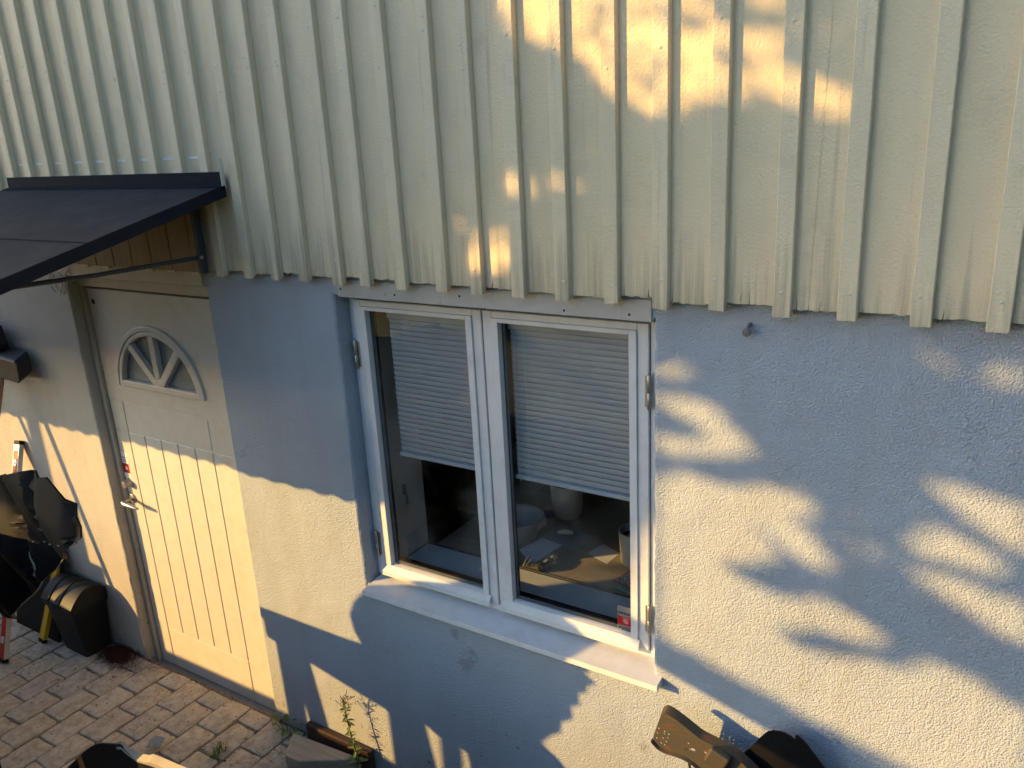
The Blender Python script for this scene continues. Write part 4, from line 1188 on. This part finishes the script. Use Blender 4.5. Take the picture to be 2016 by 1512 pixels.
for k in range(len(bot) - 1):
    for q in range(4): fs.append((k * 4 + q, k * 4 + (q + 1) % 4, k * 4 + 4 + (q + 1) % 4, k * 4 + 4 + q))
fs += [(0, 1, 2, 3), tuple(range(len(vs) - 1, len(vs) - 5, -1))]
mb.add(vs, fs); mb.build('lip', M['rusty'], rail, smooth=True)
mb = MB(); mb.box(-.637, -.575, YR - .028, YR - .002, .788, .846, Matrix.Translation((-.6, YR, .815)) @ Matrix.Rotation(math.radians(22), 4, 'Y') @ Matrix.Translation((.6, -YR, -.815)))
mb.build('clamp_box', M['rusty'], rail, bevel=.006)
mb = MB(); mb.tube([(-.713, YR + .012, .80), (-.708, YR + .010, .784), (-.704, YR + .010, .765), (-.697, YR + .008, .73), (-.66, YR + .0, .52), (-.60, YR, .05)], .0042, 8)
tag(mb.build('steel_rod', M['castiron'], smooth=True), 'thin dark rod propping up the rusty rail', 'rod')
P2 = [(-.588, .719), (-.566, .77), (-.53, .832), (-.495, .892), (-.477, .916), (-.438, .928), (-.408, .918), (-.404, .912), (-.403, .935), (-.373, .915), (-.345, .88), (-.313, .84), (-.27, .78), (-.22, .70), (-.18, .5), (-.3, .1), (-.55, .1)]
panel('black_panel', chaikin(P2, True, 1), -.065, 'black curved panel standing behind the rusty rail', 'car panel', curve=lambda x, z: .5 * (x + .42) ** 2 - .015 * math.sin(z * 9))

# ------------------------------------------------------------------ timber at the foot of the wall
mb = MB(); OC = [(-2.586, -.075), (-2.512, -.198), (-2.43, -.195), (-2.26, -.10), (-2.215, -.062), (-2.225, -.055)]
mb.prism(OC, lambda u, v, w: Vector((u, v, w + (u + 2.4) * .02)), -.19, .055)
tag(mb.build('timber_offcut', M['offcut'], bevel=.006), 'pale five-sided timber offcut lying beside the wall foot', 'offcut')
mb = MB(); mb.box(-2.545, -2.16, -.034, -.006, -.16, .085)
tag(mb.build('base_board', M['darkboard'], bevel=.004), 'dark red board set on edge at the foot of the wall', 'board')

# ------------------------------------------------------------------ weeds
def leaf_mesh(L, W, name='leaf', m='weedleaf'):
    me = bpy.data.meshes.new(name)
    vs = [(0, 0, 0), (L * .35, W / 2, L * .06), (L * .75, W * .3, L * .02), (L, 0, -L * .06), (L * .75, -W * .3, L * .02), (L * .35, -W / 2, L * .06), (L * .4, 0, 0), (L * .75, 0, -.0)]
    me.from_pydata(vs, [], [(0, 6, 1), (0, 5, 6), (6, 7, 2, 1), (6, 5, 4, 7), (7, 3, 2), (7, 4, 3)])
    me.materials.append(M[m]); return me
def put_leaf(me, parent, p, az, pitch, s, roll=0):
    o = link('leaf', me, parent, tuple(Vector(p) - ORG[parent.name]))
    o.rotation_euler = (roll, -pitch, az); o.scale = (s, s, s)
    return o
wd = thing('tall_weed', (-2.20, -.07, -.05), 'tall green weed with pointed leaves growing at the wall foot', 'weed')
stem = [Vector(p) for p in ((-2.190, -.07, -.05), (-2.198, -.068, .05), (-2.215, -.066, .13), (-2.232, -.064, .21), (-2.243, -.063, .29), (-2.243, -.062, .345))]
mb = MB(); mb.tube(stem, [.0042, .004, .0036, .003, .0022, .0014], 7); mb.build('stem', M['weedstem'], wd, smooth=True)
lm = leaf_mesh(.047, .021); rw = random.Random(14)
def along(t):
    f = t * (len(stem) - 1); i = min(int(f), len(stem) - 2); return stem[i].lerp(stem[i + 1], f - i)
k = 0
for i in range(24):
    t = .06 + .86 * i / 23; p = along(t); az = i * 1.57 * .5 + (0 if i % 2 else .3) + rw.uniform(-.3, .3)
    for s in (0, math.pi):
        put_leaf(lm, wd, p, az + s, rw.uniform(-.5, .45), (1.05 - .55 * t) * rw.uniform(.75, 1.1), rw.uniform(-.4, .4))
mb = MB()
for i in range(14):
    p = along(.72 + .28 * i / 13); a = rw.uniform(0, 6.28); L = rw.uniform(.03, .075); up = rw.uniform(.5, 1.3)
    d = Vector((math.cos(a), math.sin(a) * .5, up)).normalized()
    q = p + d * L; mb.tube([p, p.lerp(q, .5) + Vector((0, 0, .004)), q], [.0009, .0008, .0014], 4)
    for j in range(3):
        r_ = p.lerp(q, .4 + .2 * j); e = Vector((rw.uniform(-1, 1), rw.uniform(-.6, .3), rw.uniform(.2, 1))).normalized() * .016
        mb.tube([r_, r_ + e], [.0007, .0016], 4)
mb.build('seed_head', M['seedstem'], wd)
cl = thing('leafy_weed', (-2.66, -.05, 0), 'low leafy weed growing in the corner by the door', 'weed')
lm2 = leaf_mesh(.04, .028)
mb = MB()
for i in range(20):
    a = rw.uniform(0, 6.28); r = rw.uniform(.01, .055); h = rw.uniform(.012, .06)
    p = Vector((-2.655 + r * math.cos(a) * 1.3, min(-.012, -.055 + r * math.sin(a) * .7), h))
    mb.tube([(-2.655, -.05, -.015), p], .001, 4)
    put_leaf(lm2, cl, p, a, rw.uniform(-.3, .5), rw.uniform(.55, 1.05), rw.uniform(-.5, .5))
mb.build('stem', M['weedstem'], cl)
gt = thing('grass_tuft', (-2.835, -.30, 0), 'small tuft of grass between the paving stones', 'grass tuft')
mb = MB()
for i in range(60):
    a = rw.uniform(0, 6.28); L = rw.uniform(.035, .10); bnd = rw.uniform(.3, 1.0)
    b = Vector((-2.835 + rw.uniform(-.012, .012), -.30 + rw.uniform(-.03, .03), -.012)); d = Vector((math.cos(a), math.sin(a), 0)); sd = Vector((-d.y, d.x, 0)) * .0016
    p1_ = b + d * L * .35 * bnd + Vector((0, 0, L * .6)); p2_ = b + d * L * bnd + Vector((0, 0, L * (.9 - .55 * bnd)))
    mb.add([b - sd, b + sd, p1_ + sd * .8, p1_ - sd * .8, p2_], [(0, 1, 2, 3), (3, 2, 4)])
mb.build('blades', M['weedleaf'], gt)
mb = MB()
for i in range(2600):
    x = rw.uniform(-4.9, -2.3); y = -rw.uniform(0, 1) ** 2.2 * 1.0 - .003
    if x > -2.52: y = -rw.uniform(.0, .5); 
    z = rw.uniform(-.010, .002) if x < -2.52 else rw.uniform(-.19, -.17)
    s = rw.uniform(.0012, .0045) if rw.random() < .93 else rw.uniform(.004, .009)
    h = s * rw.uniform(.4, .9)
    a = rw.uniform(0, 3.1); c_, s_ = math.cos(a) * s, math.sin(a) * s
    mb.add([(x + c_, y + s_, z), (x - s_, y + c_, z), (x - c_, y - s_, z), (x + s_, y - c_, z), (x, y, z + h)], [(0, 1, 4), (1, 2, 4), (2, 3, 4), (3, 0, 4)])
tag(mb.build('grit', M['soil']), 'grit and crumbs of soil lying on the paving', 'grit', kind='stuff')
mb = MB()
for i in range(700):
    x = -2.42 + rw.gauss(0, .16); y = -.30 + rw.gauss(0, .12)
    if x < -2.70: continue
    L = rw.uniform(.01, .05); a = rw.uniform(0, 6.28); b = Vector((x, min(y, -.02), -.19 if x > -2.52 else 0)); d = Vector((math.cos(a), math.sin(a), rw.uniform(.1, .9))) * L; sd = Vector((-math.sin(a), math.cos(a), 0)) * .0012
    mb.add([b - sd, b + sd, b + d], [(0, 1, 2)])
tag(mb.build('dead_grass', M['seedstem']), 'dead brown grass at the edge of the paving', 'dead grass', kind='stuff')

# wall spike under the siding
mb = MB(); mb.tube([(-.598, .004, 2.10), (-.598, -.022, 2.095), (-.600, -.03, 2.082)], [.006, .005, .004], 8); mb.lathe([(0, -.006), (.011, -.004), (.012, .004), (0, .006)], (-.6, -.024, 2.082), (.2, 1, .3), 10)
tag(mb.build('wall_hook', M['zinc'], smooth=True), 'small grey hook in the wall under the siding', 'hook')

# ------------------------------------------------------------------ neighbouring structures that shade the wall
# lean-to roof of corrugated sheet, its low eave towards the house
sh = thing('lean_to', (-4.9, -1.5, 0), 'lean-to roof of corrugated sheet on posts beyond the left edge', 'lean-to')
mb = MB(); vs = []; fs = []; nx = 200
X0, X1 = -6.6, -3.36
for j, (y, z) in enumerate(((-1.05, 1.712), (-2.45, 3.21))):
    for i in range(nx + 1):
        x = X0 + (X1 - X0) * i / nx
        vs.append((x, y, z + .0075 * math.sin(2 * math.pi * x / .135) * (.8 + .2 * math.sin(x * 7))))
for i in range(nx): fs.append((i, i + 1, nx + 2 + i, nx + 1 + i))
m2 = len(vs)
vs2 = [(x, y, z - .002) for x, y, z in vs]
mb.add(vs + vs2, fs + [tuple(q + m2 for q in f[::-1]) for f in fs]); mb.build('roof', M['zinc'], sh, smooth=True)
for x in (-6.5, -3.46):
    mb = MB(); mb.box(x - .03, x + .03, -1.78, -1.72, .0, 2.43); mb.build('post', M['timber'], sh)
mb = MB(); mb.box(-6.55, -3.4, -1.80, -1.73, 2.33, 2.40); mb.build('beam', M['timber'], sh)
# stair handrail
hr = thing('handrail', (-2.5, -1.78, .87), 'timber handrail sloping along the terrace edge', 'handrail')
def rz(x): return 1.735 - .29 * (x + 2.96)
mb = MB(); hw = .043
vs = [(x, -1.78 + s, rz(x) + t) for x in (-3.95, -1.25) for s, t in ((-.02, -hw), (.02, -hw), (.02, hw), (-.02, hw))]
mb.add(vs, [(0, 1, 2, 3), (7, 6, 5, 4), (0, 4, 5, 1), (1, 5, 6, 2), (2, 6, 7, 3), (3, 7, 4, 0)]); mb.build('rail', M['timber'], hr, bevel=.004)
for x in (-3.92, -1.28):
    mb = MB(); mb.box(x - .03, x + .03, -1.845, -1.801, -.02, rz(x)); mb.build('post', M['timber'], hr)

# ------------------------------------------------------------------ trees whose crowns dapple the facade
# Gaps between the leaf clumps, given where their light reaches the facade (x, z).
GAPS = [
    [(-0.87,1.97),(-0.82,1.98),(-0.78,1.98),(-0.75,1.96),(-0.74,1.94),(-0.77,1.93),(-0.82,1.92),(-0.87,1.91)],
    [(-0.87,1.87),(-0.79,1.88),(-0.74,1.87),(-0.67,1.86),(-0.65,1.82),(-0.6,1.79),(-0.57,1.74),(-0.57,1.72),(-0.65,1.71),(-0.74,1.7),(-0.87,1.67),(-0.87,1.75),(-0.82,1.76),(-0.74,1.76),(-0.71,1.78),(-0.8,1.81),(-0.87,1.83)],
    [(-0.87,1.62),(-0.78,1.65),(-0.71,1.64),(-0.65,1.63),(-0.59,1.64),(-0.54,1.66),(-0.49,1.66),(-0.44,1.65),(-0.41,1.62),(-0.4,1.59),(-0.46,1.55),(-0.49,1.53),(-0.56,1.5),(-0.5,1.43),(-0.45,1.43),(-0.52,1.41),(-0.6,1.38),(-0.68,1.36),(-0.58,1.35),(-0.52,1.33),(-0.45,1.32),(-0.41,1.35),(-0.36,1.35),(-0.31,1.33),(-0.27,1.32),(-0.23,1.3),(-0.2,1.28),(-0.19,1.26),(-0.22,1.23),(-0.3,1.22),(-0.35,1.23),(-0.44,1.21),(-0.49,1.2),(-0.44,1.18),(-0.35,1.18),(-0.26,1.19),(-0.17,1.2),(-0.09,1.22),(-0.05,1.22),(-0.0,1.2),(0.06,1.18),(0.16,1.16),(0.19,0.91),(-0.1,0.86),(-0.87,1.07),(-0.87,1.48)],
    [(-0.56,1.53),(-0.47,1.54),(-0.39,1.53),(-0.37,1.48),(-0.34,1.45),(-0.35,1.43),(-0.39,1.42),(-0.43,1.43),(-0.46,1.45),(-0.49,1.48)],
    [(-0.19,1.57),(-0.15,1.62),(-0.1,1.62),(-0.05,1.61),(-0.0,1.58),(0.04,1.56),(0.06,1.54),(0.04,1.51),(-0.02,1.52),(-0.07,1.52),(-0.13,1.52),(-0.17,1.54)],
    [(-0.19,1.49),(-0.14,1.5),(-0.07,1.5),(-0.01,1.48),(0.04,1.47),(0.12,1.46),(0.14,1.33),(0.06,1.35),(-0.0,1.38),(-0.05,1.41),(-0.11,1.44),(-0.16,1.47)],
    [(-0.16,1.74),(-0.11,1.75),(-0.04,1.73),(0.09,1.71),(0.11,1.55),(0.04,1.6),(-0.01,1.62),(-0.06,1.65),(-0.1,1.68),(-0.14,1.71)],
    [(-0.21,2.08),(-0.19,2.09),(-0.16,2.07),(-0.13,2.05),(-0.11,2.03),(-0.11,2.02),(-0.14,2.02),(-0.18,2.04)],
    [(-0.03,2.06),(0.0,2.06),(0.03,2.05),(0.04,1.99),(0.01,2.0),(-0.03,2.0),(-0.06,2.01),(-0.04,2.03),(-0.02,2.04)],
    [(-0.19,1.66),(-0.14,1.67),(-0.13,1.64),(-0.16,1.63)],
    [(-1.26,3.0),(-1.27,2.89),(-1.23,2.88),(-1.18,2.85),(-1.14,2.81),(-1.1,2.79),(-1.07,2.78),(-1.03,2.75),(-0.95,2.72),(-0.91,2.67),(-0.87,2.65),(-0.83,2.63),(-0.73,2.61),(-0.68,2.61),(-0.66,2.64),(-0.61,2.64),(-0.58,2.64),(-0.53,2.64),(-0.49,2.63),(-0.45,2.62),(-0.42,2.61),(-0.33,2.58),(-0.33,2.62),(-0.34,2.64),(-0.38,2.67),(-0.41,2.68),(-0.44,2.7),(-0.49,2.71),(-0.5,2.74),(-0.47,2.77),(-0.46,2.78),(-0.49,2.8),(-0.53,2.79),(-0.58,2.8),(-0.6,2.82),(-0.65,2.84),(-0.65,2.92)],
    [(-0.59,2.92),(-0.58,2.84),(-0.53,2.83),(-0.49,2.84),(-0.5,2.91)],
    [(-0.43,2.8),(-0.39,2.78),(-0.38,2.74),(-0.4,2.73),(-0.42,2.74)],
    [(-1.4,2.26),(-1.34,2.31),(-1.25,2.33),(-1.25,2.22),(-1.27,2.16),(-1.35,2.17),(-1.41,2.19)],
    [(-1.48,2.35),(-1.41,2.34),(-1.41,2.3),(-1.46,2.32)],
    [(-1.26,2.48),(-1.21,2.48),(-1.17,2.46),(-1.17,2.42),(-1.26,2.42)],
    [(-1.11,2.48),(-1.06,2.48),(-1.0,2.45),(-1.03,2.42),(-1.11,2.44)],
    [(-0.99,2.56),(-0.95,2.57),(-0.95,2.53),(-0.98,2.54)],
    [(-1.19,2.28),(-1.14,2.26),(-1.18,2.24)],
    [(-1.44,2.56),(-1.4,2.55),(-1.41,2.52),(-1.43,2.53)],
]

def inside(px, pz, poly):
    n = len(poly); c = np.zeros(px.shape, bool); j = n - 1
    for i in range(n):
        xi, zi = poly[i]; xj, zj = poly[j]
        if zi != zj:
            t = ((zi > pz) != (zj > pz)) & (px < (xj - xi) * (pz - zi) / (zj - zi) + xi)
            c ^= t
        j = i
    return c
def foliage(n, x0, x1, dmin, dmax, seed, size, top):
    g = np.random.default_rng(seed)
    px = g.uniform(x0, x1, n); pz = g.uniform(.85, top, n)
    low = np.where(px < -2.1, 1.45 + .0 * px, np.where(px < -1.95, 1.27, np.where(px < -1.5, 1.13, np.where(px < -.87, 1.03, 1.02 - .27 * (px + .87)))))
    keep = pz > low + .02
    # light through the right hand sash and on its frame
    gap = [(-1.10, 1.0), (-.93, 1.0), (-.90, 1.40), (-.93, 1.48), (-.985, 1.45), (-1.04, 1.30)]
    gone = np.zeros(n, bool)
    for q in GAPS + [gap]:
        for ox, oz in ((0, 0), (.009, 0), (-.009, 0), (0, .007), (0, -.007)):
            gone |= inside(px + ox, pz + oz, q)
    # loose sprays that cross the gaps, and thinner growth low on the right
    spray = np.sin(px * 27 + 1.7 * np.sin(pz * 21 + px * 5)) * np.sin(pz * 43 - px * 13 + 1.1 * np.sin(px * 19))
    gone &= ~((spray > .5) & (g.random(n) < .13) & (pz > 2.1)) & ~((g.random(n) < .02) & (pz > 2.1))
    thin = [(-.55, 1.56), (-.4, 1.62), (-.2, 1.62), (-.12, 1.5), (-.05, 1.42), (.1, 1.36), (.1, 1.26), (-.15, 1.38), (-.3, 1.46), (-.45, 1.48)]
    gone |= inside(px, pz, thin) & (g.random(n) < .45)
    # sparse growth that lets about a third of the light through
    for q, k in (([(-.75, 1.44), (-.62, 1.52), (-.48, 1.56), (-.42, 1.47), (-.55, 1.40), (-.68, 1.38)], .30),
                 ([(-.60, 1.80), (-.45, 1.78), (-.30, 1.74), (-.25, 1.66), (-.42, 1.66), (-.56, 1.70)], .16),
                 ([(-.16, 1.86), (.05, 1.84), (.15, 1.78), (.0, 1.78), (-.12, 1.81)], .22),
                 ([(-.10, 1.30), (.10, 1.24), (.15, 1.14), (-.02, 1.19), (-.15, 1.22)], .25),
                 ([(-.40, 1.62), (-.2, 1.62), (-.18, 1.50), (-.30, 1.46), (-.42, 1.55)], .22),
                 ([(-1.5, 2.42), (-1.1, 2.50), (-.95, 2.44), (-1.05, 2.24), (-1.35, 2.20)], .10),
                 ([(-.45, 2.36), (-.1, 2.34), (.0, 2.20), (-.35, 2.18)], .10)):
        gone |= inside(px, pz, q) & (g.random(n) < min(.86, k * 3.0))
    keep &= ~gone
    px = px[keep]; pz = pz[keep]; m = len(px)
    # crown depth: rounder towards the rim
    cx = (x0 + x1) / 2; u = np.clip(np.abs(px - cx) / ((x1 - x0) / 2), 0, 1)
    half = (dmax - dmin) / 2 * np.sqrt(np.clip(1.05 - u ** 2, .15, 1))
    d = (dmin + dmax) / 2 + g.uniform(-1, 1, m) * half
    P = np.stack([px - 1.2 * d, -d, pz + .42 * d], 1)
    a = g.normal(size=(m, 3)); a[:, 2] *= .5; a /= np.linalg.norm(a, axis=1, keepdims=True)
    b = np.cross(a, g.normal(size=(m, 3))); b /= np.linalg.norm(b, axis=1, keepdims=True)
    L = size * g.uniform(.7, 1.3, m)[:, None]; W = L * .32
    V = np.stack([P - a * L * .5, P + b * W - a * L * .05, P + a * L * .5, P - b * W - a * L * .05], 1).reshape(-1, 3)
    return V, m
def leaves_object(name, V, m, mtl, parent):
    org = np.array(ORG[parent.name])
    me = bpy.data.meshes.new(name)
    me.vertices.add(m * 4); me.vertices.foreach_set('co', (V - org).astype(np.float32).ravel())
    me.loops.add(m * 4); me.loops.foreach_set('vertex_index', np.arange(m * 4, dtype=np.int32))
    me.polygons.add(m); me.polygons.foreach_set('loop_start', np.arange(0, m * 4, 4, dtype=np.int32))
    me.polygons.foreach_set('loop_total', np.full(m, 4, dtype=np.int32))
    me.update(calc_edges=True); me.validate()
    me.materials.append(mtl)
    o = link(name, me, parent); o['kind'] = 'stuff'
    return o
def tree(trunk, x0, x1, n, seed, label, dd, size):
    t = thing('apple_tree', trunk, label, 'tree', 'trees on the terrace')
    tx, ty, tz = trunk; rt = random.Random(seed)
    top = Vector((tx + rt.uniform(-.1, .1), ty - .1, 2.75 + .42 * sum(dd) / 2))
    mb = MB(); mb.tube([(tx, ty, tz - .1), (tx + .02, ty, tz + .6), (tx - .03, ty - .03, top.z - .9), top], [.10, .085, .07, .05], 12)
    mb.build('trunk', M['bark'], t, smooth=True)
    mb = MB()
    for k in range(9):
        wx = x0 + (x1 - x0) * (k + .5) / 9; wz = 3.15 + rt.uniform(0, .5)
        d = sum(dd) / 2 + rt.uniform(-.2, .2); e = Vector((wx - 1.2 * d, -d, wz + .42 * d))
        p0 = Vector((tx - .02, ty - .04, top.z - .7)).lerp(top, k / 8)
        mid = p0.lerp(e, .5) + Vector((0, 0, .45))
        mb.tube([p0, mid, e], [.04, .026, .008], 7)
    mb.build('limb', M['bark'], t, smooth=True)
    V, m = foliage(n, x0, x1, *dd, seed, size, 3.5 if x0 < -5 else 3.3)
    leaves_object('crown', V, m, M['treeleaf'], t)
tree((-16.2, -8.6, .86), -7.5, -2.35, 60000, 5, 'leafy tree on the terrace beyond the left edge', (7.6, 9.0), .11)
tree((-4.1, -3.95, .86), -2.6, 1.3, 150000, 6, 'leafy tree on the terrace beside the photographer', (3.4, 4.5), .058)

# ------------------------------------------------------------------ unseen masses added to block sky light from the right and behind
hg = thing('sky_block_hedge', (3.4, -4.5, .87), 'tall dark conifer hedge added out of view to block sky on the right', 'hedge')
gh = np.random.default_rng(77)
def shell(n, x0, x1, y0, y1, z0, z1, size):
    P = np.stack([gh.uniform(x0, x1, n), gh.uniform(y0, y1, n), gh.uniform(z0, z1, n)], 1)
    a = gh.normal(size=(n, 3)); a /= np.linalg.norm(a, axis=1, keepdims=True)
    b = np.cross(a, gh.normal(size=(n, 3))); b /= np.linalg.norm(b, axis=1, keepdims=True)
    L = size * gh.uniform(.6, 1.4, n)[:, None]
    return np.stack([P - a * L, P + b * L * .5, P + a * L, P - b * L * .5], 1).reshape(-1, 3), n
V, m_ = shell(14000, 3.4, 4.4, -8.5, -.6, .9, 4.3, .10)
leaves_object('foliage', V, m_, M['treeleaf'], hg)
for k in range(8):
    mb = MB(); mb.tube([(3.9, -.9 - k, .8), (3.9, -.9 - k, 4.0)], [.07, .02], 8); mb.build('trunk', M['bark'], hg)
nh = thing('sky_block_house', (2.0, -16.0, .87), 'dark stained timber house added behind the view to block low sky', 'house')  # added mass behind the camera, cuts the low sky light
mb = MB(); mb.box(-3.5, 9.0, -20.0, -15.0, .8, 4.6); mb.build('wall', M['darkboard'], nh)
mb = MB(); mb.prism([(-20.5, 4.6), (-14.5, 4.6), (-17.5, 6.6)], lambda u, v, w: Vector((w, u, v)), -3.9, 9.4); mb.build('roof', M['canopy'], nh)
for x in (-1.8, 1.6, 5.0):
    mb = MB(); mb.box(x, x + 1.2, -15.0, -14.94, 2.0, 3.4); w_ = mb.build('window', M['white'], nh)
    mb = MB(); mb.box(x + .08, x + 1.12, -14.94, -14.93, 2.08, 3.32); mb.build('pane', M['frosted'], w_)
